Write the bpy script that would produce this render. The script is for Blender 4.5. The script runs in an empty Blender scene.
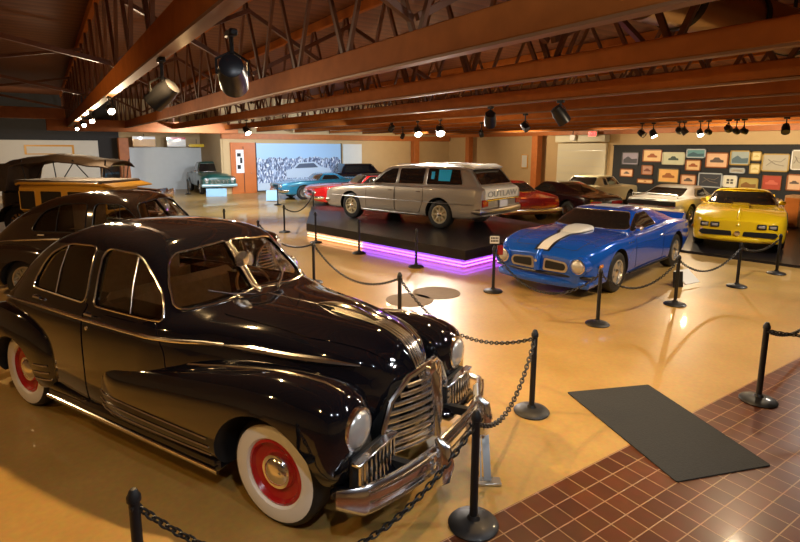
import bpy, bmesh, math, random
import numpy as np
from mathutils import Vector, Matrix
random.seed(7)
SC = bpy.context.scene
C = SC.collection
PI = math.pi

# ---------------------------------------------------------------- materials
def new_mat(name):
    m = bpy.data.materials.new(name); m.use_nodes = True
    b = m.node_tree.nodes['Principled BSDF']
    return m, m.node_tree, b
def mat(name, col, rough=.5, metal=0., coat=0., spec=.5, emit=None, es=0., noise=0., nscale=8., bump=0., trans=0., ior=1.45):
    m, nt, b = new_mat(name)
    b.inputs['Base Color'].default_value = (*col, 1)
    b.inputs['Roughness'].default_value = rough
    b.inputs['Metallic'].default_value = metal
    b.inputs['Coat Weight'].default_value = coat
    b.inputs['Coat Roughness'].default_value = .025
    b.inputs['Specular IOR Level'].default_value = spec
    b.inputs['Transmission Weight'].default_value = trans
    b.inputs['IOR'].default_value = ior
    if emit:
        b.inputs['Emission Color'].default_value = (*emit, 1); b.inputs['Emission Strength'].default_value = es
    if noise or bump:
        tc = nt.nodes.new('ShaderNodeTexCoord')
        n = nt.nodes.new('ShaderNodeTexNoise'); n.inputs['Scale'].default_value = nscale; n.inputs['Detail'].default_value = 5
        nt.links.new(tc.outputs['Object'], n.inputs['Vector'])
        if noise:
            mx = nt.nodes.new('ShaderNodeMix'); mx.data_type = 'RGBA'
            mx.inputs[6].default_value = (*[c*(1-noise) for c in col], 1); mx.inputs[7].default_value = (*[min(1, c*(1+noise)) for c in col], 1)
            nt.links.new(n.outputs['Fac'], mx.inputs[0]); nt.links.new(mx.outputs[2], b.inputs['Base Color'])
        if bump:
            bp = nt.nodes.new('ShaderNodeBump'); bp.inputs['Strength'].default_value = bump; bp.inputs['Distance'].default_value = .02
            nt.links.new(n.outputs['Fac'], bp.inputs['Height']); nt.links.new(bp.outputs['Normal'], b.inputs['Normal'])
    return m
M = {}
M['black_paint'] = mat('black_paint', (.005, .005, .007), .06, 0, 1.0, .5)
M['dark_brown_paint'] = mat('dark_brown_paint', (.020, .012, .008), .10, 0, 1.0, .5)
M['chrome'] = mat('chrome', (.95, .95, .96), .17, 1)
M['chrome_dull'] = mat('chrome_dull', (.6, .6, .58), .28, 1)
M['rubber'] = mat('rubber', (.012, .012, .012), .55)
M['whitewall'] = mat('whitewall', (.78, .76, .70), .5)
M['red_rim'] = mat('red_rim', (.42, .01, .012), .25, 0, .6)
M['dark'] = mat('dark_plastic', (.008, .008, .008), .6)
M['dark_glass'] = mat('dark_glass', (.012, .011, .010), .05, 0, .6, .7)
M['lamp_glass'] = mat('lamp_glass', (.60, .60, .57), .22, .55, .8)
M['clear_glass'] = mat('clear_glass', (.85, .82, .75), .02, 0, 0, .5, trans=1., ior=1.45)
M['tail_red'] = mat('tail_lamp_red', (.35, .01, .01), .2, 0, .6)
M['amber'] = mat('amber_lens', (.6, .22, .02), .25, 0, .5)
M['seat_brown'] = mat('seat_cloth_brown', (.34, .19, .085), .8, noise=.3, nscale=20)
M['blue_paint'] = mat('blue_paint', (.004, .10, .62), .2, .3, 1.0)
M['white_paint'] = mat('white_paint', (.75, .75, .72), .3, 0, .6)
M['black_trim'] = mat('black_trim', (.012, .012, .014), .35)
M['yellow_paint'] = mat('yellow_paint', (.88, .58, .010), .25, 0, 1.0)
M['silver_beige_paint'] = mat('silver_beige_paint', (.46, .42, .36), .3, .45, .9)
M['cream_paint'] = mat('cream_paint', (.86, .80, .52), .3, 0, .8)
M['red_paint'] = mat('red_paint', (.55, .01, .012), .22, 0, 1.0)
M['dark_red_paint'] = mat('dark_red_paint', (.26, .008, .010), .22, .1, 1.0)
M['maroon_paint'] = mat('maroon_paint', (.012, .004, .005), .2, 0, 1.0)
M['silver_paint'] = mat('silver_paint', (.60, .62, .62), .28, .35, .9)
M['turquoise_paint'] = mat('turquoise_paint', (.025, .19, .32), .25, .2, 1.0)
M['green_paint'] = mat('green_paint', (.008, .075, .062), .3, 0, .8)
M['ochre_paint'] = mat('ochre_paint', (.62, .30, .03), .35, 0, .6)
M['canvas'] = mat('canvas', (.11, .075, .05), .9, noise=.25, nscale=9, bump=.2)
M['gold_wheel'] = mat('gold_wheel', (.78, .70, .50), .3, .6)
M['silver_wheel'] = mat('silver_wheel', (.66, .66, .66), .25, .85)
M['wood_spoke'] = mat('wood_spoke', (.35, .18, .06), .5)
M['tan_plastic'] = mat('tan_steering_wheel', (.35, .16, .05), .35)
M['plate_blue'] = mat('plate_blue', (.02, .05, .3), .4)
M['plate_white'] = mat('plate_white', (.8, .8, .8), .4)

# ---------------------------------------------------------------- objects
def link(o, parent=None):
    C.objects.link(o)
    if parent is not None: o.parent = parent
    return o
def mesh_obj(name, verts, faces, m, parent=None, smooth=True, angle=40, mats=None, midx=None):
    me = bpy.data.meshes.new(name)
    me.from_pydata([tuple(map(float, v)) for v in verts], [], [tuple(int(i) for i in f) for f in faces])
    for k in (mats or [m]): me.materials.append(k)
    if midx is not None: me.polygons.foreach_set('material_index', midx)
    bm = bmesh.new(); bm.from_mesh(me); bmesh.ops.recalc_face_normals(bm, faces=bm.faces); bm.to_mesh(me); bm.free()
    me.update()
    if smooth:
        me.polygons.foreach_set('use_smooth', [True]*len(me.polygons))
        try: me.set_sharp_from_angle(angle=math.radians(angle))
        except Exception: pass
    o = bpy.data.objects.new(name, me)
    return link(o, parent)
def tag(o, label=None, cat=None, group=None, kind=None):
    if label: o['label'] = label
    if cat: o['category'] = cat
    if group: o['group'] = group
    if kind: o['kind'] = kind
    return o
def thing(name, label, cat, loc=(0, 0, 0), rz=0, group=None, s=1.):
    o = bpy.data.objects.new(name, None); o.empty_display_size = .1; C.objects.link(o)
    o.location = loc; o.rotation_euler = (0, 0, rz); o.scale = (s, s, s)
    return tag(o, label, cat, group)
class MB:
    """collects shapes into one mesh"""
    def __init__(s): s.v = []; s.f = []
    def add(s, v, f):
        n = len(s.v); s.v += [tuple(map(float, p)) for p in v]; s.f += [tuple(int(i)+n for i in q) for q in f]; return s
    def box(s, c, d, R=None, bev=0.):
        hx, hy, hz = d[0]/2, d[1]/2, d[2]/2
        if bev > 0:
            b = min(bev, hx*.9, hy*.9, hz*.9); pts = []
            # rounded box: 24 verts (each corner 3)
            vs = []; idx = {}
            for sx in (-1, 1):
                for sy in (-1, 1):
                    for sz in (-1, 1):
                        for a in range(3):
                            p = [sx*hx, sy*hy, sz*hz]
                            for k in range(3):
                                if k != a: p[k] -= (sx, sy, sz)[k]*b
                            idx[(sx, sy, sz, a)] = len(vs); vs.append(p)
            fs = []
            cyc = [(-1, -1), (1, -1), (1, 1), (-1, 1)]
            for a in range(3):
                o1, o2 = (a+1) % 3, (a+2) % 3
                for sg in (-1, 1):
                    q = []
                    for (u, w) in cyc:
                        k = [0, 0, 0]; k[a] = sg; k[o1] = u; k[o2] = w; q.append(idx[(*k, a)])
                    fs.append(q if sg > 0 else q[::-1])
            for a in range(3):
                o1, o2 = (a+1) % 3, (a+2) % 3
                for u in (-1, 1):
                    for w in (-1, 1):
                        k0 = [0, 0, 0]; k1 = [0, 0, 0]; k0[a] = -1; k1[a] = 1; k0[o1] = k1[o1] = u; k0[o2] = k1[o2] = w
                        q = [idx[(*k0, o1)], idx[(*k1, o1)], idx[(*k1, o2)], idx[(*k0, o2)]]
                        fs.append(q if u*w > 0 else q[::-1])
            for sx in (-1, 1):
                for sy in (-1, 1):
                    for sz in (-1, 1):
                        q = [idx[(sx, sy, sz, a)] for a in range(3)]
                        fs.append(q if sx*sy*sz > 0 else q[::-1])
            pts = vs
        else:
            pts = [(x*hx, y*hy, z*hz) for x in (-1, 1) for y in (-1, 1) for z in (-1, 1)]
            fs = [(0, 1, 3, 2), (4, 6, 7, 5), (0, 4, 5, 1), (2, 3, 7, 6), (0, 2, 6, 4), (1, 5, 7, 3)]
        out = []
        for p in pts:
            q = Vector(p)
            if R is not None: q = R @ q
            out.append((q.x+c[0], q.y+c[1], q.z+c[2]))
        return s.add(out, fs)
    def tube(s, pts, r, n=8, closed=False, flat=1., cap=True):
        pts = [Vector(p) for p in pts]; N = len(pts)
        rr = r if hasattr(r, '__len__') else [r]*N
        base = len(s.v); vs = []; fs = []
        up = None
        for i, p in enumerate(pts):
            a = pts[(i-1) % N] if (closed or i > 0) else p
            b = pts[(i+1) % N] if (closed or i < N-1) else p
            t = (b-a).normalized()
            if up is None:
                up = Vector((0, 0, 1)) if abs(t.z) < .9 else Vector((1, 0, 0))
            u = up.cross(t).normalized(); w = t.cross(u).normalized(); up = w
            for k in range(n):
                an = 2*PI*k/n
                vs.append(p + u*math.cos(an)*rr[i]*flat + w*math.sin(an)*rr[i])
        for i in range(N if closed else N-1):
            j = (i+1) % N
            for k in range(n):
                k2 = (k+1) % n
                fs.append((i*n+k, i*n+k2, j*n+k2, j*n+k))
        if cap and not closed:
            fs.append(tuple(range(n))[::-1]); fs.append(tuple((N-1)*n+k for k in range(n)))
        return s.add(vs, fs)
    def bar(s, a, b, w, h):
        a = Vector(a); b = Vector(b); d = b-a; L = d.length
        q = d.to_track_quat('X', 'Z').to_matrix()
        return s.box((a+b)/2, (L, w, h), q)
    def lathe(s, prof, n=24, axis='z', c=(0, 0, 0), cap=True):
        vs = []; fs = []
        for (r, h) in prof:
            for k in range(n):
                an = 2*PI*k/n; x, y = r*math.cos(an), r*math.sin(an)
                p = {'z': (x, y, h), 'y': (x, h, y), 'x': (h, x, y)}[axis]
                vs.append((p[0]+c[0], p[1]+c[1], p[2]+c[2]))
        flip = axis == 'y'
        for i in range(len(prof)-1):
            for k in range(n):
                k2 = (k+1) % n
                q = (i*n+k, i*n+k2, (i+1)*n+k2, (i+1)*n+k)
                fs.append(q[::-1] if flip else q)
        if cap:
            if prof[0][0] > 1e-6: q = tuple(range(n))[::-1]; fs.append(q[::-1] if flip else q)
            if prof[-1][0] > 1e-6: q = tuple((len(prof)-1)*n+k for k in range(n)); fs.append(q[::-1] if flip else q)
        return s.add(vs, fs)
    def prism(s, poly, axis, a, b):
        """poly: 2D pts; axis y -> (x,z), x -> (y,z), z -> (x,y)"""
        def P(u, w, t): return {'y': (u, t, w), 'x': (t, u, w), 'z': (u, w, t)}[axis]
        n = len(poly)
        area = sum(poly[i][0]*poly[(i+1) % n][1]-poly[(i+1) % n][0]*poly[i][1] for i in range(n))
        if area < 0: poly = poly[::-1]
        vs = [P(u, w, a) for u, w in poly]+[P(u, w, b) for u, w in poly]
        fl = (axis == 'y') != (b < a)
        fs = [tuple(range(n))[::-1], tuple(range(n, 2*n))]+[(i, (i+1) % n, n+(i+1) % n, n+i) for i in range(n)]
        if fl: fs = [f[::-1] for f in fs]
        return s.add(vs, fs)
    def build(s, name, m, parent=None, smooth=True, angle=40, **k):
        return mesh_obj(name, s.v, s.f, m, parent, smooth, angle, **k)
def box_obj(name, c, d, m, parent=None, bev=0., R=None):
    return MB().box(c, d, R, bev).build(name, m, parent, smooth=bev > 0)
def round_poly(pts, r, n=4):
    out = []; N = len(pts)
    rr = r if hasattr(r, '__len__') else [r]*N
    for i, p in enumerate(pts):
        p = np.array(p, float); a = np.array(pts[i-1], float)-p; b = np.array(pts[(i+1) % N], float)-p
        la, lb = np.linalg.norm(a), np.linalg.norm(b); k = min(rr[i], la*.45, lb*.45)
        p0 = p+a/la*k; p1 = p+b/lb*k
        for t in np.linspace(0, 1, n+1): out.append(tuple((1-t)**2*p0+2*t*(1-t)*p+t*t*p1))
    return out
def inflate(poly, d):
    poly = [np.array(p, float) for p in poly]; n = len(poly)
    area = sum(poly[i][0]*poly[(i+1) % n][1]-poly[(i+1) % n][0]*poly[i][1] for i in range(n))
    if area < 0: poly = poly[::-1]
    out = []
    for i in range(n):
        a = poly[i]-poly[i-1]; b = poly[(i+1) % n]-poly[i]
        na = np.array([a[1], -a[0]])/max(1e-9, np.linalg.norm(a)); nb = np.array([b[1], -b[0]])/max(1e-9, np.linalg.norm(b))
        m = na+nb; m /= max(1e-6, np.linalg.norm(m)); k = d/max(.4, m@na)
        out.append(tuple(poly[i]+m*k))
    return out
def text_obj(name, body, size, m, parent, Mx, extrude=.002, align='CENTER', label=None):
    cu = bpy.data.curves.new(name, 'FONT'); cu.body = body; cu.size = size; cu.extrude = extrude
    cu.align_x = align; cu.align_y = 'CENTER'
    t = bpy.data.objects.new(name, cu); C.objects.link(t)
    dg = bpy.context.evaluated_depsgraph_get()
    me = bpy.data.meshes.new_from_object(t.evaluated_get(dg))
    C.objects.unlink(t); bpy.data.objects.remove(t)
    me.transform(Mx); me.materials.clear(); me.materials.append(m)
    o = bpy.data.objects.new(name, me); link(o, parent)
    return o
def boolean(o, cutter, op='DIFFERENCE', transfer=False, keep=False):
    def vol(me):
        bm = bmesh.new(); bm.from_mesh(me); v = bm.calc_volume(); bm.free(); return v
    v0, v1 = vol(o.data), vol(cutter.data); ok = False
    for att in range(4):
        md = o.modifiers.new('b', 'BOOLEAN'); md.operation = op; md.object = cutter; md.solver = 'EXACT'
        if transfer: md.material_mode = 'TRANSFER'
        cutter.location = (random.uniform(-1, 1)*.0025*att, random.uniform(-1, 1)*.0025*att, random.uniform(-1, 1)*.0025*att)
        dg = bpy.context.evaluated_depsgraph_get(); dg.update()
        me = bpy.data.meshes.new_from_object(o.evaluated_get(dg), preserve_all_data_layers=True, depsgraph=dg)
        o.modifiers.clear(); v = vol(me)
        ok = (v >= v0-v1*1.05-.003 and v <= v0*1.01+1e-3 and v > 1e-6) if op == 'DIFFERENCE' else (1e-7 < v <= min(v0, v1)*1.02+1e-5)
        if ok: break
        bpy.data.meshes.remove(me)
    if ok: old = o.data; o.data = me; bpy.data.meshes.remove(old)
    else: print('BOOLFAIL', o.name, op, v0, v1, v)
    if not keep: kill(cutter)
    return o
def kill(o):
    me = o.data; bpy.data.objects.remove(o); 
    if me.users == 0: bpy.data.meshes.remove(me)
def sharpen(o, angle=35):
    me = o.data; me.polygons.foreach_set('use_smooth', [True]*len(me.polygons))
    try: me.set_sharp_from_angle(angle=math.radians(angle))
    except Exception: pass
def copy_tree(o, parent=None):
    c = o.copy(); C.objects.link(c); c.parent = parent
    for ch in list(o.children): copy_tree(ch, c)
    return c

# ---------------------------------------------------------------- curves
def pchip(kn):
    xs = np.array([k[0] for k in kn], float); ys = np.array([k[1] for k in kn], float)
    o = np.argsort(xs); xs = xs[o]; ys = ys[o]
    if len(xs) == 1: return lambda x: np.full_like(np.asarray(x, float), ys[0])
    h = np.diff(xs); d = np.diff(ys)/h; n = len(xs); m = np.zeros(n)
    m[0] = d[0]; m[-1] = d[-1]
    for i in range(1, n-1):
        if d[i-1]*d[i] > 0:
            w1 = 2*h[i]+h[i-1]; w2 = h[i]+2*h[i-1]; m[i] = (w1+w2)/(w1/d[i-1]+w2/d[i])
    def f(x):
        x = np.clip(np.asarray(x, float), xs[0], xs[-1]); i = np.clip(np.searchsorted(xs, x)-1, 0, n-2)
        t = (x-xs[i])/h[i]; t2 = t*t; t3 = t2*t
        return (2*t3-3*t2+1)*ys[i]+(t3-2*t2+t)*h[i]*m[i]+(-2*t3+3*t2)*ys[i+1]+(t3-t2)*h[i]*m[i+1]
    return f
def catmull(P, sub):
    P = np.asarray(P, float); n = len(P); out = []
    for i in range(n-1):
        p0 = P[max(i-1, 0)]; p1 = P[i]; p2 = P[i+1]; p3 = P[min(i+2, n-1)]
        d = lambda a, b: max(np.linalg.norm(a-b)**.5, 1e-4)
        t0 = 0; t1 = t0+(d(p0, p1) if i > 0 else d(p1, p2)); t2 = t1+d(p1, p2); t3 = t2+(d(p2, p3) if i < n-2 else d(p1, p2))
        q0 = p0 if i > 0 else 2*p1-p2; q3 = p3 if i < n-2 else 2*p2-p1
        for k in range(sub):
            t = t1+(t2-t1)*k/sub
            A1 = (t1-t)/(t1-t0)*q0+(t-t0)/(t1-t0)*p1; A2 = (t2-t)/(t2-t1)*p1+(t-t1)/(t2-t1)*p2; A3 = (t3-t)/(t3-t2)*p2+(t-t2)/(t3-t2)*q3
            B1 = (t2-t)/(t2-t0)*A1+(t-t0)/(t2-t0)*A2; B2 = (t3-t)/(t3-t1)*A2+(t-t1)/(t3-t1)*A3
            out.append((t2-t)/(t2-t1)*B1+(t-t1)/(t2-t1)*B2)
    out.append(P[-1]); return np.array(out)
# ---------------------------------------------------------------- car bodies
class Hull:
    """lofted body; curves along x give the key points of the half section"""
    def __init__(s, c, nx=56, sub=4):
        s.f = {k: pchip(v) for k, v in c.items()}; s.x0 = min(k[0] for k in c['W']); s.x1 = max(k[0] for k in c['W'])
        kn = sorted({round(k[0], 4) for v in c.values() for k in v if s.x0 <= k[0] <= s.x1})
        xs = set(kn); g = (s.x1-s.x0)/nx
        for a, b in zip(kn[:-1], kn[1:]):
            m = max(1, int(round((b-a)/g)))
            for j in range(1, m): xs.add(a+(b-a)*j/m)
        xs = sorted(xs); keep = [xs[0]]
        for x in xs[1:]:
            if x-keep[-1] > g*.3: keep.append(x)
        keep[-1] = s.x1; s.xs = keep; s.sub = sub
    def half(s, x, shr=0.):
        g = lambda k: float(s.f[k](x))
        W, W5, Wc, Wr = g('W'), g('W5'), g('Wc'), g('Wr')
        zb, zs, zc, zr, zt = g('zb'), g('zs'), g('zc'), g('zr'), g('zt')
        P = [(0, zb), (.72*W, zb), (W-.05, zb+.02), (W-.012, zb+.12), (W, (zb+zs)/2), (W-.008, zs-.09), (W5, zs), (Wc, zc), (Wr, zr), (.62*Wr, zt-(zt-zr)*.22), (0, zt)]
        return catmull(P, s.sub)
    def data(s, off=0., xa=None, xb=None, zmin=None):
        xs = [x for x in s.xs if (xa is None or x >= xa) and (xb is None or x <= xb)]
        rings = [(x, s.half(x)) for x in xs]
        cap = []
        R = []
        def scaled(h, k):
            c = np.array([0, (h[0][1]+h[-1][1])/2]); return c+(h-c)*k
        e = .02 if xa is None else .001
        R.append((xs[0]-e, scaled(rings[0][1], .9))); R += rings
        R.append((xs[-1]+e, scaled(rings[-1][1], .9)))
        V = []; n = len(R[0][1])
        for x, h in R:
            full = [(y, z) for y, z in h]+[(-y, z) for y, z in h[-2:0:-1]]
            for y, z in full: V.append((x, y, z))
        m = 2*n-2; V = np.array(V); F = []
        for i in range(len(R)-1):
            for k in range(m):
                k2 = (k+1) % m
                F.append((i*m+k, (i+1)*m+k, (i+1)*m+k2, i*m+k2))
        F.append(tuple(range(m))); F.append(tuple((len(R)-1)*m+k for k in range(m))[::-1])
        if off:
            G = V.reshape(len(R), m, 3)
            dx = np.gradient(G, axis=0); dk = np.roll(G, -1, 1)-np.roll(G, 1, 1)
            N = np.cross(dk, dx); L = np.linalg.norm(N, axis=2, keepdims=True); N = N/np.maximum(L, 1e-9)
            # orient outwards
            cen = G.mean(axis=1, keepdims=True)
            sg = np.sign(np.sum(N[..., 1:]*(G-cen)[..., 1:], axis=2, keepdims=True)); sg[sg == 0] = 1
            N = N*sg
            N[0] = (-1, 0, 0); N[-1] = (1, 0, 0)
            G = G+N*off; 
            if zmin is not None: G[..., 2] = np.maximum(G[..., 2], zmin)
            V = G.reshape(-1, 3)
        elif zmin is not None: V[:, 2] = np.maximum(V[:, 2], zmin)
        return V, F
    def obj(s, name, m, parent=None, off=0., mats=None, **k):
        V, F = s.data(off, **k); return mesh_obj(name, V, F, m, parent, mats=mats)
    def side(s, x, z, side=1):
        h = s.half(x); best = 0
        for (y0, z0), (y1, z1) in zip(h[:-1], h[1:]):
            if (z0-z)*(z1-z) <= 0 and abs(z1-z0) > 1e-6:
                y = y0+(y1-y0)*(z-z0)/(z1-z0); best = max(best, y)
        return best*side
    def top(s, x, y):
        h = s.half(x); y = abs(y); best = -1
        for (y0, z0), (y1, z1) in zip(h[:-1], h[1:]):
            if (y0-y)*(y1-y) <= 0 and abs(y1-y0) > 1e-9:
                best = max(best, z0+(z1-z0)*(y-y0)/(y1-y0))
        return best if best > 0 else float(s.f['zs'](x))
    def strip(s, name, pts, m, parent, r=.012, off=.004, flat=1., side=1, n=8, taper=False):
        """tube along (x,z) points on the side"""
        P = []
        q = catmull(pts, 6) if len(pts) > 2 else np.array([np.array(pts[0])*(1-t)+np.array(pts[1])*t for t in np.linspace(0, 1, 12)])
        for x, z in q: P.append((x, s.side(x, z, side)+off*side, z))
        rr = [r*(min(1, .25+3*min(i, len(P)-1-i)/len(P)) if taper else 1) for i in range(len(P))]
        return MB().tube(P, rr, n, flat=flat).build(name, m, parent)
    def patch(s, name, xr, yfun, m, parent, off=.004, nx=24, ny=8):
        """thin sheet lying on the top surface between y limits yfun(x) -> (ya, yb)"""
        V = []; F = []
        for i in range(nx+1):
            x = xr[0]+(xr[1]-xr[0])*i/nx; a, b = yfun(x)
            for j in range(ny+1):
                y = a+(b-a)*j/ny; V.append((x, y, s.top(x, y)+off))
        k = len(V); V += [(x, y, z-off-.004) for x, y, z in V]
        w = ny+1
        for i in range(nx):
            for j in range(ny):
                q = (i*w+j, (i+1)*w+j, (i+1)*w+j+1, i*w+j+1); F.append(q); F.append(tuple(k+t for t in q[::-1]))
        for i in range(nx):
            F.append((i*w, k+i*w, k+(i+1)*w, (i+1)*w)); F.append((i*w+ny, (i+1)*w+ny, k+(i+1)*w+ny, k+i*w+ny))
        for j in range(ny):
            F.append((j, j+1, k+j+1, k+j)); F.append((nx*w+j, k+nx*w+j, k+nx*w+j+1, nx*w+j+1))
        return mesh_obj(name, V, F, m, parent)
def tmp(mb, m=None): return mb.build('tmp', m or M['dark'], None, smooth=False)
def panel(h, name, poly, axis, a, b, m, parent, off=.005, angle=35):
    """solid piece of the body surface bounded by a prism: door, pane, lid"""
    o = h.obj(name, m, None, off=off)
    boolean(o, tmp(MB().prism(poly, axis, a, b), m), 'INTERSECT')
    sharpen(o, angle); o.parent = parent; return o
def pane(h, name, poly, axis, a, b, parent, glass=None, trim=None, tw=.02, lab=None):
    if trim: outline(h, 'window_trim', inflate(poly, .004), axis, a, b, trim, parent, r=tw*.5)
    g = panel(h, name, poly, axis, a, b, glass or M['dark_glass'], parent, off=.007)
    if lab: g['label'] = lab
    return g
def loft_ell(st, m, name, parent, n=20, e=2.5, axis_pts=None, mats=None):
    """bulbous fender: stations (x, yc, zc, hw, hh)"""
    st = np.array(st, float); xs = st[:, 0]; o = np.argsort(xs); st = st[o]
    f = [pchip([(a, b) for a, b in zip(st[:, 0], st[:, k])]) for k in range(1, 5)]
    X = []
    for a, b in zip(st[:-1, 0], st[1:, 0]):
        k = max(1, int((b-a)/.05))
        X += list(np.linspace(a, b, k, endpoint=False))
    X.append(st[-1, 0]); V = []; F = []
    for x in X:
        yc, zc, hw, hh = [float(g(x)) for g in f]
        for k in range(n):
            t = 2*PI*k/n; c, s_ = math.cos(t), math.sin(t)
            V.append((x, yc+hw*math.copysign(abs(c)**(2/e), c), zc+hh*math.copysign(abs(s_)**(2/e), s_)))
    for i in range(len(X)-1):
        for k in range(n):
            k2 = (k+1) % n; F.append((i*n+k, (i+1)*n+k, (i+1)*n+k2, i*n+k2))
    F.append(tuple(range(n))); F.append(tuple((len(X)-1)*n+k for k in range(n))[::-1])
    return mesh_obj(name, V, F, m, parent, mats=mats)
def sheet(h, name, poly, axis, a, b, m, parent, off=-.012, thick=.004):
    o = h.obj(name, m, None, off=off)
    boolean(o, tmp(MB().prism(poly, axis, a, b), m), 'INTERSECT')
    ax = 'xyz'.index(axis); me = o.data; bm = bmesh.new(); bm.from_mesh(me); kill_ = []
    for f in bm.faces:
        n = f.normal
        if abs(n[ax]) < .02 or all(abs(v.co[ax]-a) < .003 for v in f.verts) or n[ax]*(b-a) < 0: kill_.append(f)
    bmesh.ops.delete(bm, geom=kill_, context='FACES')
    if thick:
        top = list(bm.faces); r = bmesh.ops.solidify(bm, geom=top, thickness=thick)
    bm.to_mesh(me); bm.free(); sharpen(o); o.parent = parent; return o
def outline(h, name, poly, axis, a, b, m, parent, r=.010, off=.003, seam=None):
    P = []; poly = poly if len(poly) > 12 else round_poly(poly, .03)
    Q = []
    for i in range(len(poly)):
        p, q = np.array(poly[i]), np.array(poly[(i+1) % len(poly)]); k = max(1, int(np.linalg.norm(q-p)/.05))
        for j in range(k): Q.append(p+(q-p)*j/k)
    sg = 1 if b > a else -1
    for u, z in Q:
        if axis == 'y': P.append((u, h.side(u, z, sg)+off*sg, z))
        elif axis == 'x':
            lo, hi = a, b
            xs = np.linspace(a, max(h.x0, min(h.x1, b)), 120); best = xs[-1]
            for x in xs:
                if h.top(x, u) < z: best = x; break
            P.append((best+off*sg, u, z+off))
        else: P.append((u, z, h.top(u, z)+off))
    R_ = []
    for p in P:
        if not R_ or np.linalg.norm(np.array(p)-R_[-1]) > .008: R_.append(np.array(p))
    return MB().tube(R_, r, 6, closed=True).build(name, m, parent)
def arch_cut(o, x, z, r, ya, yb, n=40):
    o.data.materials.append(M['dark']) if len(o.data.materials) < 2 else None
    c = MB().lathe([(r, ya), (r, yb)], n, 'y', (x, 0, z)); boolean(o, tmp(c, M['dark']), 'DIFFERENCE', transfer=True)
    sharpen(o)

WH = {}
def wheel_meshes(kind, R, w):
    key = (kind, R, w)
    if key in WH: return WH[key]
    out = []
    h = w/2
    def keep(mb, name, m): 
        o = mb.build(name, m, None); out.append((name, o.data)); bpy.data.objects.remove(o)
    ri = R*.62
    keep(MB().lathe([(ri, -h*.8), (ri+.01, -h*.95), (R*.86, -h), (R*.96, -h*.86), (R, -h*.6), (R, h*.6), (R*.96, h*.86), (R*.86, h), (ri+.01, h*.95), (ri, h*.8)], 40, 'y', cap=False), 'tire', M['rubber'])
    if kind == 'vintage':
        keep(MB().lathe([(ri-.002, h*.82), (ri+.012, h*.985), (R*.86, h*1.03), (R*.9, h*.97)], 40, 'y', cap=False), 'whitewall', M['whitewall'])
    if kind == 'vintage':
        keep(MB().lathe([(ri+.004, h*.8), (ri-.02, h*.9), (ri-.035, h*.6), (R*.36, h*.35), (R*.30, h*.45), (0.0, h*.45)], 40, 'y', cap=False), 'rim', M['red_rim'])
        keep(MB().lathe([(R*.335, h*.40), (R*.335, h*.62), (R*.31, h*.78), (R*.26, h*.74), (R*.24, h*.86), (R*.16, h*1.0), (R*.07, h*1.06), (0, h*1.07)], 40, 'y', cap=False), 'hubcap', M['chrome'])
    elif kind == 'wood':
        mb = MB().lathe([(R*.18, h*.2), (R*.18, h*.9), (R*.12, h*1.2), (0, h*1.25)], 20, 'y', cap=False)
        mb.lathe([(ri+.004, -h*.8), (ri-.02, -h*.8), (ri-.02, h*.85), (ri+.004, h*.85)], 36, 'y', cap=False)
        keep(mb, 'hub', M['black_trim'])
        mb = MB()
        for k in range(12):
            a = 2*PI*k/12; mb.bar((math.cos(a)*R*.15, h*.4, math.sin(a)*R*.15), (math.cos(a)*ri, h*.4, math.sin(a)*ri), .025, .035)
        keep(mb, 'spokes', M['wood_spoke'])
    else:
        wm = {'rally': M['silver_wheel'], 'snow': M['gold_wheel'], 'gold': M['gold_wheel'], 'steel': M['chrome_dull'], 'alloy': M['silver_wheel']}[kind]
        mb = MB().lathe([(ri+.006, h*.8), (ri+.004, h*.98), (ri-.02, h*.98), (ri-.035, h*.5), (ri-.045, h*.1), (0, h*.05)], 36, 'y', cap=False)
        keep(mb, 'rim', wm)
        mb = MB(); ns = {'rally': 5, 'snow': 10, 'gold': 8, 'steel': 12, 'alloy': 6}[kind]
        for k in range(ns):
            a = 2*PI*k/ns; w_ = {'rally': .075, 'snow': .03, 'gold': .045, 'steel': .02, 'alloy': .05}[kind]*R/.33
            mb.bar((math.cos(a)*R*.12, h*.72, math.sin(a)*R*.12), (math.cos(a)*(ri-.02), h*.6, math.sin(a)*(ri-.02)), .03, w_)
        keep(mb, 'spokes', wm)
        keep(MB().lathe([(R*.2, h*.5), (R*.2, h*.8), (R*.14, h*.92), (0, h*.95)], 20, 'y', cap=False), 'hubcap', M['chrome'] if kind != 'snow' else wm)
    WH[key] = out; return out
def wheels(root, kind, R, w, xf, xr, y, labels=None):
    ms = wheel_meshes(kind, R, w)
    for x in (xf, xr):
        for sd in (1, -1):
            t = None
            for name, me in ms:
                o = bpy.data.objects.new(name, me); C.objects.link(o)
                if t is None:
                    t = o; o.parent = root; o.location = (x, sd*y, R)
                    if sd < 0: o.rotation_euler = (0, 0, PI)
                else: o.parent = t
def mirrored(fn):
    for sd in (1, -1): fn(sd)
def ring(c, R, r, axis='x', n=28, m=8):
    pts = []
    for k in range(n):
        a = 2*PI*k/n; x, y = R*math.cos(a), R*math.sin(a)
        pts.append({'x': (c[0], c[1]+x, c[2]+y), 'y': (c[0]+x, c[1], c[2]+y), 'z': (c[0]+x, c[1]+y, c[2])}[axis])
    return MB().tube(pts, r, m, closed=True)
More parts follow.
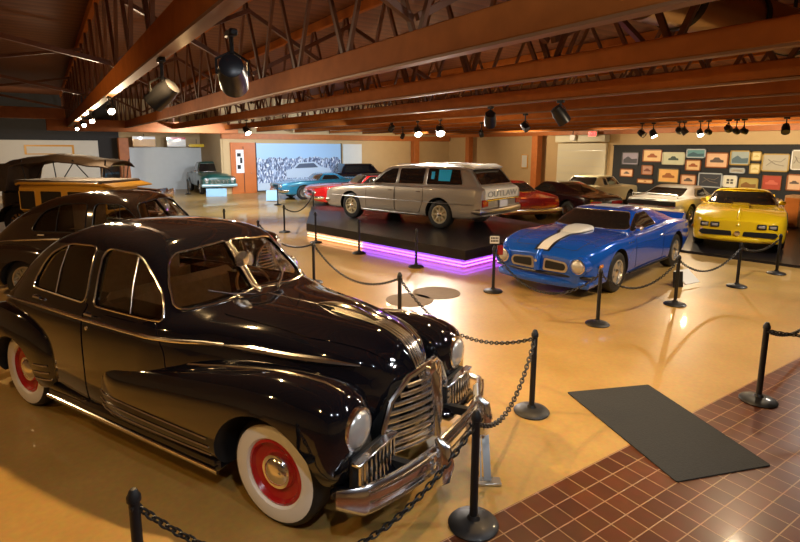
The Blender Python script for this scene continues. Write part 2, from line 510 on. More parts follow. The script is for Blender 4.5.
def headlight(root, c, R, bez=.014, tilt=0, deep=.08, bezm=None):
    o = MB().lathe([(R*1.08, -deep), (R*1.12, -.01), (R*1.1, .012), (R*.97, .016)], 28, 'x', c, cap=False).build('headlight', bezm or M['chrome'], root)
    o.data.materials[0] = bezm or M['chrome']
    g = MB().lathe([(R*1.0, .0), (R*.96, .018), (R*.75, .036), (R*.4, .05), (0, .055)], 28, 'x', c, cap=False).build('headlight_lens', M['lamp_glass'], o)
    MB().lathe([(R*1.0, -.0), (0, -.0)], 28, 'x', c, cap=False).build('reflector', M['chrome_dull'], o)
    return o
# ---------------------------------------------------------------- the room
def floor_material():
    m, nt, b = new_mat('polished_concrete')
    N = nt.nodes.new; L = nt.links.new
    tc = N('ShaderNodeTexCoord')
    n1 = N('ShaderNodeTexNoise'); n1.inputs['Scale'].default_value = .9; n1.inputs['Detail'].default_value = 8; n1.inputs['Roughness'].default_value = .6
    n2 = N('ShaderNodeTexNoise'); n2.inputs['Scale'].default_value = 22; n2.inputs['Detail'].default_value = 4
    L(tc.outputs['Object'], n1.inputs['Vector']); L(tc.outputs['Object'], n2.inputs['Vector'])
    r = N('ShaderNodeValToRGB'); r.color_ramp.elements[0].position = .3; r.color_ramp.elements[0].color = (.36, .215, .058, 1)
    r.color_ramp.elements[1].position = .7; r.color_ramp.elements[1].color = (.47, .285, .085, 1)
    L(n1.outputs['Fac'], r.inputs['Fac'])
    mx = N('ShaderNodeMix'); mx.data_type = 'RGBA'; mx.inputs[0].default_value = .22; mx.blend_type = 'OVERLAY'
    L(r.outputs['Color'], mx.inputs[6]); L(n2.outputs['Color'], mx.inputs[7])
    L(mx.outputs[2], b.inputs['Base Color'])
    mr = N('ShaderNodeMapRange'); mr.inputs['To Min'].default_value = .3; mr.inputs['To Max'].default_value = .5
    L(n1.outputs['Fac'], mr.inputs['Value']); L(mr.outputs['Result'], b.inputs['Roughness'])
    b.inputs['Specular IOR Level'].default_value = .3; b.inputs['Coat Weight'].default_value = .3; b.inputs['Coat Roughness'].default_value = .035
    bp = N('ShaderNodeBump'); bp.inputs['Strength'].default_value = .06; bp.inputs['Distance'].default_value = .01
    n3 = N('ShaderNodeTexNoise'); n3.inputs['Scale'].default_value = 3.5; L(tc.outputs['Object'], n3.inputs['Vector'])
    L(n3.outputs['Fac'], bp.inputs['Height']); L(bp.outputs['Normal'], b.inputs['Normal']); L(bp.outputs['Normal'], b.inputs['Coat Normal'])
    return m
TILE = .1674
TILE_OX, TILE_OY = -2.468, -2.373
def tile_material():
    m, nt, b = new_mat('quarry_tile')
    N = nt.nodes.new; L = nt.links.new
    tc = N('ShaderNodeTexCoord'); mp = N('ShaderNodeMapping'); L(tc.outputs['Object'], mp.inputs['Vector'])
    mp.inputs['Location'].default_value = (TILE_OX, TILE_OY, 0)
    br = N('ShaderNodeTexBrick'); br.offset = 0; br.squash = 1
    br.inputs['Scale'].default_value = 1; br.inputs['Brick Width'].default_value = TILE; br.inputs['Row Height'].default_value = TILE
    br.inputs['Mortar Size'].default_value = .0045; br.inputs['Mortar Smooth'].default_value = .3; br.inputs['Bias'].default_value = 0
    br.inputs['Color1'].default_value = (.115, .034, .010, 1); br.inputs['Color2'].default_value = (.075, .021, .007, 1); br.inputs['Mortar'].default_value = (.34, .19, .085, 1)
    L(mp.outputs['Vector'], br.inputs['Vector'])
    n = N('ShaderNodeTexNoise'); n.inputs['Scale'].default_value = 9; n.inputs['Detail'].default_value = 6; L(tc.outputs['Object'], n.inputs['Vector'])
    mx = N('ShaderNodeMix'); mx.data_type = 'RGBA'; mx.blend_type = 'OVERLAY'; mx.inputs[0].default_value = .3
    L(br.outputs['Color'], mx.inputs[6]); L(n.outputs['Color'], mx.inputs[7]); L(mx.outputs[2], b.inputs['Base Color'])
    b.inputs['Roughness'].default_value = .3; b.inputs['Coat Weight'].default_value = .25; b.inputs['Coat Roughness'].default_value = .12
    bp = N('ShaderNodeBump'); bp.inputs['Strength'].default_value = .5; bp.inputs['Distance'].default_value = .003; bp.invert = True
    L(br.outputs['Fac'], bp.inputs['Height']); L(bp.outputs['Normal'], b.inputs['Normal'])
    return m
TILE_OX, TILE_OY = -2.468, -2.373
def deck_material():
    m, nt, b = new_mat('timber_deck')
    N = nt.nodes.new; L = nt.links.new
    tc = N('ShaderNodeTexCoord'); w = N('ShaderNodeTexWave'); w.wave_type = 'BANDS'; w.bands_direction = 'Y'; w.inputs['Scale'].default_value = .9
    w.inputs['Distortion'].default_value = .4; w.wave_profile = 'SAW'
    L(tc.outputs['Object'], w.inputs['Vector'])
    r = N('ShaderNodeValToRGB'); r.color_ramp.elements[0].color = (.115, .036, .012, 1); r.color_ramp.elements[1].color = (.20, .066, .02, 1)
    L(w.outputs['Color'], r.inputs['Fac']); L(r.outputs['Color'], b.inputs['Base Color']); b.inputs['Roughness'].default_value = .7
    bp = N('ShaderNodeBump'); bp.inputs['Strength'].default_value = .6; bp.inputs['Distance'].default_value = .05; L(w.outputs['Fac'], bp.inputs['Height']); L(bp.outputs['Normal'], b.inputs['Normal'])
    return m
M['floor'] = floor_material(); M['tile'] = tile_material(); M['deck'] = deck_material()
M['tan_wall'] = mat('tan_wall', (.52, .37, .19), .75, noise=.06, nscale=3)
M['dark_wall'] = mat('dark_wall', (.028, .027, .028), .8, noise=.15, nscale=4)
M['panel_dark'] = mat('picture_panel_fabric', (.022, .024, .028), .85, noise=.2, nscale=30)
M['white_wall'] = mat('white_wall', (.62, .60, .54), .6, noise=.04, nscale=4)
M['cold_white'] = mat('pale_blue_white_wall', (.66, .70, .70), .6, noise=.04, nscale=4)
M['orange_wood'] = mat('orange_stained_timber', (.42, .13, .03), .5, noise=.25, nscale=5)
M['truss_wood'] = mat('truss_timber', (.38, .115, .020), .8, spec=.15, noise=.3, nscale=4)
M['truss_web'] = mat('truss_web_steel', (.12, .042, .016), .5, noise=.3, nscale=4)
M['orange_door'] = mat('orange_door', (.50, .13, .02), .4, noise=.12, nscale=3)
M['lip_metal'] = mat('truss_lip_metal', (.26, .13, .06), .6, .2)
M['roll_door'] = mat('roll_door', (.66, .62, .46), .5)
XW = 23.5
H0 = 5.2
def struct(o): o['kind'] = 'structure'; return o
struct(MB().box((8.5, 18.195, -.05), (30, 31.63, .1)).build('floor', M['floor'], smooth=False))
struct(MB().box((8.5, -2.31, -.05), (30, 9.38, .1)).build('floor', M['tile'], smooth=False))
struct(MB().box((8.5, 14, H0+.1), (30, 42, .2)).build('ceiling', M['deck'], smooth=False))
struct(MB().box((-6.6, 14, 3), (.2, 42, 6.2)).build('wall_left', M['tan_wall'], smooth=False))
struct(MB().box((XW+.1, 14, 3), (.2, 42, 6.2)).build('wall_right', M['tan_wall'], smooth=False))
struct(MB().box((8.5, -7.1, 3), (30.4, .2, 6.2)).build('wall_front', M['tan_wall'], smooth=False))
struct(MB().box((8.5, 34.1, 3), (30.4, .2, 6.2)).build('wall_back', M['tan_wall'], smooth=False))
# back bay on the right side sits further forward, with the mural
struct(MB().box((15.7, 30.1, 3), (15.6, 2.0, 6.0)).build('wall_mural', M['tan_wall'], smooth=False))
MURAL_Y = 29.1
# dark upper wall and white panel at far left
struct(MB().box((-1.4, 33.93, 2.6), (10.0, .14, 5.2)).build('wall_dark_back', M['dark_wall'], smooth=False))
t = MB().box((-1.6, 33.8, 1.42), (8.3, .1, 2.85), bev=.02).build('display_panel', M['white_wall'], None); tag(t, 'large white wall panel at far left behind the brown canvas-topped car', 'wall panel'); t.name = 'white_backdrop'
box_obj('panel_artwork', (.3, 33.73, 2.35), (2.2, .03, .5), M['ochre_paint'], t)
o = box_obj('artwork_inset', (.3, 33.715, 2.33), (2.0, .02, .36), M['white_wall'], t)
# white roll door
t = MB().box((6.05, 33.88, 1.25), (4.0, .12, 2.5)).build('door_1', M['cold_white'], smooth=False); struct(t)
for k in range(1, 6): box_obj('door_groove', (6.05, 33.818, k*.42), (4.0, .006, .008), M['cold_white'], t)
box_obj('door_track', (4.0, 33.8, 1.25), (.06, .1, 2.6), M['orange_wood'], t)
# orange door by the mural
t = MB().box((9.05, 29.02, 1.38), (1.35, .16, 2.76)).build('door_2', M['orange_door'], smooth=False); struct(t)
box_obj('door_stile', (9.05, 28.93, 1.3), (.03, .02, 2.5), M['dark'], t); box_obj('door_knob', (9.45, 28.9, 1.1), (.06, .06, .06), M['chrome'], t, .02)
struct(box_obj('wall_return', (8.2, 31.5, 3), (.4, 4.9, 6.0), M['tan_wall']))
# poster on the orange door
t = box_obj('notice_poster', (8.85, 28.92, 1.75), (.42, .02, 1.25), M['plate_white']); tag(t, 'tall white poster with dark drawing on the orange door', 'poster')
for k, (dx, dz, w, h) in enumerate([(-.05, .35, .2, .18), (.06, .05, .12, .3), (-.06, -.3, .18, .22)]): box_obj('poster_print', (8.85+dx, 28.905, 1.75+dz), (w, .006, h), M['dark'], t)
# right-hand roll door (cream)
t = MB().box((XW-.1, 18.0, 1.38), (.14, 3.0, 2.76)).build('door_3', M['roll_door'], smooth=False); struct(t)
for k in range(1, 7): box_obj('door_groove', (XW-.175, 18.0, k*.4), (.012, 3.0, .012), M['chrome_dull'], t)
box_obj('door_head_box', (XW-.3, 17.9, 3.0), (.4, 3.1, .36), M['roll_door'], t, .03)
# dark picture panel
t = MB().box((XW-.06, 7.9, 1.32), (.1, 16.4, 2.64)).build('wall_picture_panel', M['panel_dark'], smooth=False); struct(t)
struct(MB().box((XW-.1, 7.9, 2.66), (.16, 16.4, .05)).build('trim_1', M['dark'], smooth=False))
# orange columns and girder
def column(x, y, w=.3, h=3.4, lab=''):
    t = thing('timber_column', lab, 'column', (x, y, 0), 0, 'orange timber columns along the far walls')
    box_obj('shaft', (0, 0, h/2), (w, w, h), M['orange_wood'], t, .02)
    box_obj('base_plate', (0, 0, .03), (w+.1, w+.1, .06), M['dark'], t, .01)
column(3.72, 33.2, .5, 3.0, 'orange column left of the white roll door')
column(20.4, 28.8, .42, 3.2, 'orange column just left of the wagon windscreen, against the tan wall')
column(22.9, 26.3, .36, 3.2, 'orange column behind the rear of the wagon roof')
column(22.9, 20.6, .42, 3.2, 'orange column left of the cream roll door')
struct(MB().box((15.6, 28.95, 3.1), (15.4, .3, .3)).build('trim_2', M['orange_wood'], smooth=False))
struct(MB().box((XW-.25, 14, 3.35), (.3, 34, .3)).build('trim_3', M['orange_wood'], smooth=False))
# coloured signboards over the white roll door
for k, (x, w, z, h, mm, lab) in enumerate([(4.75, 1.15, 2.74, .42, M['ochre_paint'], 'yellow and white signboard above left end of the white roll door'), (6.45, 1.0, 2.74, .42, M['white_paint'], 'white signboard with red top edge above the middle of the white roll door'), (7.55, .85, 2.6, .16, M['yellow_paint'], 'flat yellow signboard hanging above the green pickup')]):
    t = box_obj('signboard', (x, 32.95, z), (w, .05, h), mm); tag(t, lab, 'sign')
    if k < 2: box_obj('sign_header', (x, 32.94, z+h/2+.06), (w, .05, .14), M['white_paint'] if k == 0 else M['red_paint'], t)
    box_obj('hanger', (x, 32.95, z+h/2+.16), (.03, .03, .25), M['dark'], t)
# mural: wall-size photo print of a parking lot crowd with a pale car
def mural_material():
    m, nt, b = new_mat('mural_print')
    N = nt.nodes.new; L = nt.links.new
    tc = N('ShaderNodeTexCoord'); sp = N('ShaderNodeSeparateXYZ'); L(tc.outputs['Object'], sp.inputs['Vector'])
    mp = N('ShaderNodeMapping'); mp.inputs['Scale'].default_value = (9, 1, 4); L(tc.outputs['Object'], mp.inputs['Vector'])
    vo = N('ShaderNodeTexVoronoi'); vo.inputs['Scale'].default_value = 1.9; L(mp.outputs['Vector'], vo.inputs['Vector'])
    r = N('ShaderNodeValToRGB'); r.color_ramp.interpolation = 'CONSTANT'
    e = r.color_ramp.elements; e[0].color = (.07, .10, .2, 1); e[1].position = .35; e[1].color = (.30, .40, .6, 1)
    for p, c in ((.5, (.7, .78, .9, 1)), (.62, (.16, .22, .38, 1)), (.8, (.5, .6, .8, 1))): q = e.new(p); q.color = c
    L(vo.outputs['Color'], r.inputs['Fac'])
    n = N('ShaderNodeTexNoise'); n.inputs['Scale'].default_value = 2.5; L(tc.outputs['Object'], n.inputs['Vector'])
    ad = N('ShaderNodeMath'); ad.operation = 'MULTIPLY_ADD'; ad.inputs[1].default_value = .5; L(n.outputs['Fac'], ad.inputs[0]); L(sp.outputs['Z'], ad.inputs[2])
    gt = N('ShaderNodeMath'); gt.operation = 'GREATER_THAN'; gt.inputs[1].default_value = .74; L(ad.outputs[0], gt.inputs[0])
    mx = N('ShaderNodeMix'); mx.data_type = 'RGBA'; L(gt.outputs[0], mx.inputs[0]); L(r.outputs['Color'], mx.inputs[6]); mx.inputs[7].default_value = (.38, .60, .88, 1)
    gl = N('ShaderNodeMath'); gl.operation = 'LESS_THAN'; gl.inputs[1].default_value = -.9; L(sp.outputs['Z'], gl.inputs[0])
    m2 = N('ShaderNodeMix'); m2.data_type = 'RGBA'; L(gl.outputs[0], m2.inputs[0]); L(mx.outputs[2], m2.inputs[6]); m2.inputs[7].default_value = (.50, .60, .72, 1)
    L(m2.outputs[2], b.inputs['Base Color']); b.inputs['Roughness'].default_value = .5
    return m
t = MB().box((0, 0, 0), (5.25, .05, 2.62)).build('wall_mural_print', mural_material(), smooth=False); t.name = 'mural'
t.location = (12.42, MURAL_Y-.05, 1.42); tag(t, 'wall-size blue photo mural of a crowd and pale car behind the turquoise car', 'mural')
M['mural_white'] = mat('mural_white', (.52, .64, .80), .5); M['mural_dark'] = mat('mural_dark', (.08, .11, .18), .5)
car2d = [(-.9, -.65), (-.9, -.2), (-.5, -.12), (-.2, .22), (.9, .26), (1.3, -.05), (1.9, -.15), (1.95, -.65)]
MB().prism(round_poly(car2d, .12), 'y', -.034, -.026).build('printed_car', M['mural_white'], t, smooth=False)
MB().prism(round_poly([(-.38, -.1), (-.1, .15), (.82, .19), (1.1, -.07)], .05), 'y', -.038, -.03).build('printed_windows', M['mural_dark'], t, smooth=False)
MB().box((0, -.03, -1.33), (5.3, .04, .05)).box((-2.64, -.03, 0), (.05, .04, 2.7)).box((2.64, -.03, 0), (.05, .04, 2.7)).build('frame', M['dark'], t)
t = MB().box((15.85, MURAL_Y-.05, 1.36), (1.3, .05, 2.72)).build('display_panel', M['cold_white'], None, smooth=False); tag(t, 'pale blank panel just right of the blue photo mural', 'wall panel'); t.name = 'pale_backdrop'
# tan framed boards on the far right wall
t = thing('notice_board', 'small cream notice on the tan wall left of the cream roll door', 'notice', (XW-.02, 22.0, 1.75)); box_obj('board', (-.02, 0, 0), (.04, .5, .8), M['ochre_paint'], t); box_obj('paper', (-.045, 0, 0), (.01, .4, .7), M['white_wall'], t)

# ---------------------------------------------------------------- roof trusses
TZ = 3.33
def truss(x, y0, y1, lab, ch=.29, pitch=1.15, web=True, first=False):
    t = thing('roof_truss', lab, 'truss', (x, y0, TZ), 0, 'open web roof trusses')
    L = y1-y0
    box_obj('bottom_chord', (0, L/2, ch/2+.03), (.09, L, ch), M['truss_wood'], t, .01)
    box_obj('bottom_lip', (0, L/2, .015), (.12, L, .025), M['lip_metal'], t)
    box_obj('top_chord', (0, L/2, H0-TZ-.1), (.10, L, .18), M['truss_wood'], t, .01)
    z0, z1 = ch, H0-TZ-.2
    n = int(L/pitch)
    pro = None
    for k in range(n):
        for dd in (0, 1):
            if pro is None:
                w0 = MB().bar((0, 0, z0-.12), (0, pitch*.5, z1+.1), .045, .06).build('web', M['truss_web'], t, smooth=False)
                w1 = MB().bar((0, pitch*.5, z1+.1), (0, pitch, z0-.12), .045, .06).build('web', M['truss_web'], t, smooth=False); pro = (w0, w1); break
            c = pro[dd].copy(); C.objects.link(c); c.parent = t; c.location = (0, k*pitch, 0)
    return t
TX = [(1.0, 'nearest roof truss, steep at top left above the black sedans'), (3.2, 'second roof truss, thick orange chord crossing the top centre'), (5.2, 'third roof truss, below and behind the thick orange one'), (7.6, 'fourth roof truss, carrying the black spotlight right of centre'),
      (9.8, 'fifth roof truss, carrying the two brightest lamps'), (12.0, 'sixth roof truss, over the middle of the hall'), (14.2, 'seventh roof truss, over the yellow coupe'), (16.4, 'eighth roof truss, carrying the lamps in front of the pictures'), (18.8, 'ninth roof truss, third nearest the picture wall'), (21.2, 'last roof truss, nearest the picture wall')]
for x, lab in TX: truss(x, -6, 33 if x < 8 else 28.7, lab, ch=.29 if x < 5 else .22, pitch=1.5 if x < 6 else 1.8)
# cross bracing between trusses
def brace(x0, y0, x1, y1, z0, z1, lab, m=None):
    t = MB().bar((x0, y0, z0), (x1, y1, z1), .07, .07).build('cross_brace', m or M['truss_web'], None, smooth=False); tag(t, lab, 'brace', 'diagonal braces between the trusses')
LB = 'dark diagonal brace between roof trusses under the deck'
for y in (4.5, 9.5, 15.5, 22):
    for x0, x1 in ((-4.5, 1.0), (1.0, 3.2), (3.2, 5.2), (5.2, 7.6)):
        brace(x0, y, x1, y, TZ+.45, H0-.35, LB); brace(x0, y+.09, x1, y+.09, H0-.35, TZ+.45, LB)
# round duct
t = thing('air_duct', 'large round metal duct with dark bands under the roof at top right', 'duct', (0, 0, 0))
MB().lathe([(.30, 5.4), (.30, 23.0)], 32, 'x', (0, 3.5, 4.15)).build('duct_pipe', mat('duct_metal', (.55, .38, .25), .28, .85), t)
for x in (6.1, 7.6, 9.1, 12): MB().lathe([(.305, x-.06), (.325, x-.05), (.325, x+.05), (.305, x+.06)], 32, 'x', (0, 3.5, 4.15), cap=False).build('duct_band', M['dark'], t)
for x in (6.1, 9.1): box_obj('duct_hanger', (x, 3.5, 4.8), (.04, .04, .8), M['dark'], t)
# far left cross girder with warm glow seen under the deck
t = box_obj('roof_girder', (-2.6, 26.5, 3.85), (7.0, .3, .45), M['orange_wood'], None, .02); tag(t, 'wide orange girder at far left above the white wall panel', 'girder')
t = box_obj('roof_girder', (4.2, 27.0, 3.42), (8.0, .26, .5), M['orange_wood'], None, .02); tag(t, 'orange girder crossing above the touring car and white roll door', 'girder')
# exit sign
t = thing('exit_sign', 'small red lit exit sign above the cream roll door', 'sign', (XW-.6, 17.0, 3.22)); box_obj('housing', (0, 0, 0), (.08, .5, .24), M['white_paint'], t, .01)
ME = mat('exit_red_light', (.5, .02, .02), .5, emit=(1, .03, .03), es=4)
box_obj('exit_face', (-.042, 0, 0), (.01, .44, .2), ME, t)
text_obj('lettering', 'EXIT', .17, M['white_paint'], t, Matrix.Translation((-.052, 0, 0)) @ Matrix.Rotation(-PI/2, 4, 'Z') @ Matrix.Rotation(PI/2, 4, 'X'))
box_obj('hanger', (0, 0, .22), (.03, .03, .2), M['dark'], t)
t = thing('emergency_light', 'small white emergency lamp box left of the exit sign', 'lamp', (XW-.6, 18.2, 3.05)); box_obj('housing', (0, 0, 0), (.12, .34, .3), M['white_paint'], t, .03); box_obj('hanger', (0, 0, .3), (.03, .03, .4), M['dark'], t)
# ---------------------------------------------------------------- framed pictures
k_ = XW/20.9
PICS = [(13.88,2.36,13.09,1.82,'g','lav','small framed picture of a grey landscape, first from left in the top row'),
(12.92,2.47,12.09,1.97,'o','cream','framed print of an orange car on cream, second from left in top row'),
(12.07,2.37,11.15,1.88,'c','green','pale framed picture with a dark car, third from left in top row'),
(11.11,2.5,10.38,2.16,'s','teal','low wide teal picture high on the wall left of the peach one'),
(11.11,2.09,10.52,1.67,'o','cream','cream picture directly below the teal one'),
(10.36,2.37,9.56,1.81,'o','peach','peach picture of an arched dark shape in orange frame'),
(9.51,2.45,8.84,1.93,'y','blue','gold framed blue grey picture right of the peach one'),
(8.81,2.42,8.48,2.09,'y','cream2','small cream square picture above another small cream one'),
(8.46,2.35,7.63,1.74,'y','grey','largest grey sketch picture, top right of the wall'),
(7.59,2.48,7.20,1.82,'w','grey','white framed picture cut by the right edge of the photo'),
(13.92,1.65,13.3,1.31,'o','peach','small orange framed picture under the leftmost landscape'),
(12.93,1.83,12.43,1.43,'o','red','small reddish brown portrait picture left of the double framed one'),
(13.09,1.26,12.38,1.07,'o','cream','low cream picture strip just above the cream car roof'),
(12.2,1.73,11.32,1.15,'d','orange','double framed picture with orange centre, bottom row'),
(11.26,1.52,10.65,1.11,'o','peach','small peach picture right of the double framed one'),
(10.57,1.61,9.7,1.07,'s','black','silver framed dark picture above the silver hatchback'),
(9.68,1.55,9.19,1.12,'w','four','white framed picture with four small dark blocks'),
(9.48,1.83,8.96,1.64,'s','grey','small grey label picture below the gold framed one'),
(9.12,1.49,8.5,1.08,'y','olive','olive gold picture just above the yellow coupe roof'),
(8.83,2.0,8.48,1.64,'y','cream2','small cream upright picture under the small cream square'),
(8.38,1.61,7.8,1.12,'o','redpic','bright red picture without mat in the bottom row'),
(7.65,1.68,7.20,1.13,'o','peach','peach and red picture at the right edge, bottom row')]
FR = {'g': (.08,.08,.09), 'o': (.30,.10,.03), 'c': (.55,.52,.36), 's': (.45,.5,.55), 'y': (.45,.30,.08), 'w': (.75,.75,.72), 'd': (.10,.09,.06)}
MT = {'lav': (.30,.27,.36), 'cream': (.75,.52,.26), 'green': (.55,.58,.42), 'teal': (.12,.30,.34), 'peach': (.75,.48,.30), 'blue': (.35,.42,.42), 'cream2': (.75,.65,.36), 'grey': (.45,.42,.34), 'red': (.45,.25,.18), 'orange': (.80,.45,.14), 'black': (.05,.055,.07), 'four': (.8,.78,.65), 'olive': (.45,.38,.12), 'redpic': (.45,.07,.04)}
MO = {'lav': (.06,.06,.08), 'cream': (.35,.10,.03), 'green': (.05,.08,.07), 'teal': (.05,.12,.16), 'peach': (.12,.09,.08), 'blue': (.10,.16,.20), 'cream2': (.6,.5,.2), 'grey': (.28,.26,.22), 'red': (.18,.06,.04), 'orange': (.35,.12,.03), 'black': (.20,.17,.14), 'four': (.08,.07,.06), 'olive': (.25,.12,.03), 'redpic': (.6,.14,.09)}
fm = {k: mat('frame_'+k, v, .35) for k, v in FR.items()}; pm = {k: mat('mat_board_'+k, v, .6, noise=.08, nscale=6) for k, v in MT.items()}; om = {k: mat('motif_'+k, v, .6) for k, v in MO.items()}
for (ya, za, yb, zb, f, p, lab) in PICS:
    ya *= k_; yb *= k_; za = 2.5+(za-2.5)*k_; zb = 2.5+(zb-2.5)*k_
    w, h = ya-yb, za-zb; t = thing('framed_picture', lab, 'picture', (XW-.13, (ya+yb)/2, (za+zb)/2), 0, 'framed pictures on the dark wall')
    e = .045 if p != 'redpic' else .02
    MB().box((0, 0, h/2-e/2), (.045, w, e)).box((0, 0, -h/2+e/2), (.045, w, e)).box((0, w/2-e/2, 0), (.045, e, h)).box((0, -w/2+e/2, 0), (.045, e, h)).build('frame', fm[f], t, smooth=False)
    box_obj('print', (.01, 0, 0), (.02, w-2*e+.01, h-2*e+.01), pm[p], t)
    W, Hh = w-2*e, h-2*e
    if p == 'four':
        mb = MB()
        for sy in (-1, 1):
            for sz in (-1, 1): mb.box((-.003, sy*W*.16, sz*Hh*.14), (.008, W*.22, Hh*.2))
        mb.build('motif', om[p], t, smooth=False)
    elif p in ('grey', 'black'):
        mb = MB(); mb.tube([(-.003, W*.36, -Hh*.2), (-.003, W*.1, Hh*.12), (-.003, -W*.2, Hh*.05), (-.003, -W*.38, Hh*.28)], .012, 6)
        mb.tube([(-.003, W*.3, Hh*.2), (-.003, 0, -Hh*.1), (-.003, -W*.35, -Hh*.2)], .016, 6); mb.build('motif', om[p], t)
    elif p in ('lav', 'blue', 'teal', 'olive'):
        MB().prism(round_poly([(-W*.45, -Hh*.42), (-W*.45, 0), (-W*.1, -Hh*.05), (W*.15, Hh*.2), (W*.45, -Hh*.1), (W*.45, -Hh*.42)], .03), 'x', -.006, .0).build('motif', om[p], t, smooth=False)
    else:
        s = min(W*.36, Hh*.5)
        MB().prism(round_poly([(-s, -s*.35), (-s, 0), (-s*.55, s*.08), (-s*.3, s*.42), (s*.35, s*.42), (s*.6, s*.08), (s, 0), (s, -s*.35)], s*.12), 'x', -.006, .0).build('motif', om[p], t, smooth=False)

# ---------------------------------------------------------------- spotlights
LIT = mat('lamp_face_lit', (1, .95, .85), .4, emit=(1, .86, .62), es=40)
LIT_COOL = mat('lamp_face_lit_cool', (1, .98, .95), .4, emit=(1, .93, .8), es=30)
UNLIT = mat('lamp_face_unlit', (.15, .13, .1), .3)
LIGHTS = []
def spot(x, y, z, aim, lab, size=.12, L=.3, lit=None, power=0, ang=100, col=(1, .72, .38), grp='black track spotlights'):
    t = thing('track_spotlight', lab, 'spotlight', (x, y, z), 0, grp)
    d = (Vector(aim)-Vector((x, y, z))).normalized(); q = d.to_track_quat('Z', 'Y').to_matrix()
    def rot(mb):
        mb.v = [tuple(q @ Vector(p)) for p in mb.v]; return mb
    rot(MB().lathe([(size*.55, -L*.5), (size*.8, -L*.46), (size*.85, -L*.3), (size, -L*.1), (size, L*.5), (size*.92, L*.5), (size*.9, L*.42)], 24, 'z')).build('housing', M['black_trim'], t)
    rot(MB().lathe([(size*.9, L*.43), (0, L*.43)], 24, 'z', cap=False)).build('lens', lit or UNLIT, t)
    top = TZ-z
    MB().tube([(0, 0, 0), (0, 0, top*.6), (0, 0, top)], .016, 8).build('stem', M['dark'], t)
    MB().tube([(-size*1.1, 0, 0), (-size*1.1, 0, size), (0, 0, size*1.6), (size*1.1, 0, size), (size*1.1, 0, 0)], .01, 6).build('yoke', M['dark'], t)
    box_obj('track_adapter', (0, 0, top-.02), (.06, .14, .05), M['dark'], t, .01)
    if power:
        ld = bpy.data.lights.new('spot_beam', 'SPOT'); ld.energy = power; ld.color = col; ld.spot_size = math.radians(ang); ld.spot_blend = .8; ld.shadow_soft_size = size*.8
        ld.shadow_soft_size = .035; lo = bpy.data.objects.new('spot_beam', ld); C.objects.link(lo); p = Vector((x, y, z))+d*(L*.56)
        lo.location = p; lo.rotation_euler = d.to_track_quat('-Z', 'Y').to_euler()
        if lit:
            pd = bpy.data.lights.new('lamp_spill', 'POINT'); pd.energy = power*.05; pd.color = (1, .62, .28); pd.shadow_soft_size = .06
            po = bpy.data.objects.new('lamp_spill', pd); C.objects.link(po); po.location = p+d*.12
    return t
WARM = (1, .62, .27); NEUT = (1, .78, .5); COOL = (1, .90, .78)
spot(1.2, 4.0, 3.02, (3, 9, 1.6), 'biggest black spotlight hanging at top left below the nearest truss', .105, .36)
spot(1.0, 5.57, 3.0, (-1.0, 7.5, 1.0), 'black spotlight second from the biggest one, along the nearest truss', .10, .28)
for k, (y, lb) in enumerate([(10.3, 'rightmost'), (14.5, 'second from right'), (17.4, 'third from right'), (21.0, 'leftmost')]):
    spot(1.0, y, 3.13, (1.8, y-5, .4), lb+' of four lit lamps clustered at left under the nearest truss', .06, .2, LIT_COOL, 420, 110, NEUT, 'lit lamps above the old cars')
spot(5.2, 16.2, 3.0, (6.0, 13.5, 0), 'lit lamp hanging above the orange door', .1, .24, LIT_COOL, 500, 130, COOL, 'lit lamps above the hall')
spot(7.6, 6.34, 3.08, (9.5, 5.5, .5), 'black unlit spotlight hanging right of centre on fourth truss', .12, .32)
spot(7.6, 8.1, 3.08, (9.5, 10.0, .5), 'dim black spotlight left of the hanging one, above the wagon tail', .12, .3)
spot(9.8, 9.22, 3.02, (10, 6.5, .5), 'small dark spotlight above the orange column', .09, .22)
spot(9.8, 13.7, 3.0, (9.0, 11.5, .6), 'left one of the two brightest lamps above the wagon', .12, .26, LIT_COOL, 900, 125, COOL, 'lit lamps above the hall')
spot(9.8, 12.57, 3.0, (8.8, 10.3, .6), 'right one of the two brightest lamps above the wagon', .13, .26, LIT_COOL, 900, 125, COOL, 'lit lamps above the hall')
spot(9.8, 15.2, 3.15, (9.6, 18, .6), 'lit lamp left of the two brightest ones, higher up', .09, .22, LIT_COOL, 500, 125, COOL, 'lit lamps above the hall')
spot(12.0, 17.8, 2.97, (12.0, 20, .6), 'small lit lamp below and left of the two brightest ones', .08, .2, LIT_COOL, 500, 125, COOL, 'lit lamps above the hall')
spot(12.0, 13.2, 2.97, (13.5, 13.5, .6), 'small lit lamp right of the two brightest ones', .08, .2, LIT_COOL, 450, 125, NEUT, 'lit lamps above the hall')
spot(16.4, 10.3, 3.0, (16.4, 7, .8), 'dark spotlight left of the lit lamp by the picture wall', .1, .24)
spot(16.4, 9.9, 2.98, (16.2, 8.4, .6), 'brightest lit lamp in front of the picture wall', .11, .24, LIT_COOL, 650, 130, NEUT, 'lit lamps by the picture wall')
spot(16.4, 9.06, 3.06, (22, 10.5, 1.8), 'black spotlight, left one of the pair over the yellow coupe', .1, .24, None, 160, 100, NEUT)
spot(16.4, 8.9, 3.03, (17.5, 7.0, .5), 'half lit white-faced spotlight of the pair over the yellow coupe', .1, .2, LIT_COOL, 300, 110, NEUT, 'lit lamps by the picture wall')
spot(16.4, 8.42, 2.97, (15.2, 6.8, .6), 'small lit lamp right of the pair over the yellow coupe', .09, .2, LIT_COOL, 450, 120, NEUT, 'lit lamps by the picture wall')
spot(16.4, 8.19, 3.0, (22, 8.2, 1.9), 'small dark spotlight right of the small lit lamp', .08, .2, None, 160, 100, NEUT)
spot(16.4, 7.64, 3.08, (23, 9, 1.8), 'grey faced spotlight high up above the yellow coupe', .1, .26)
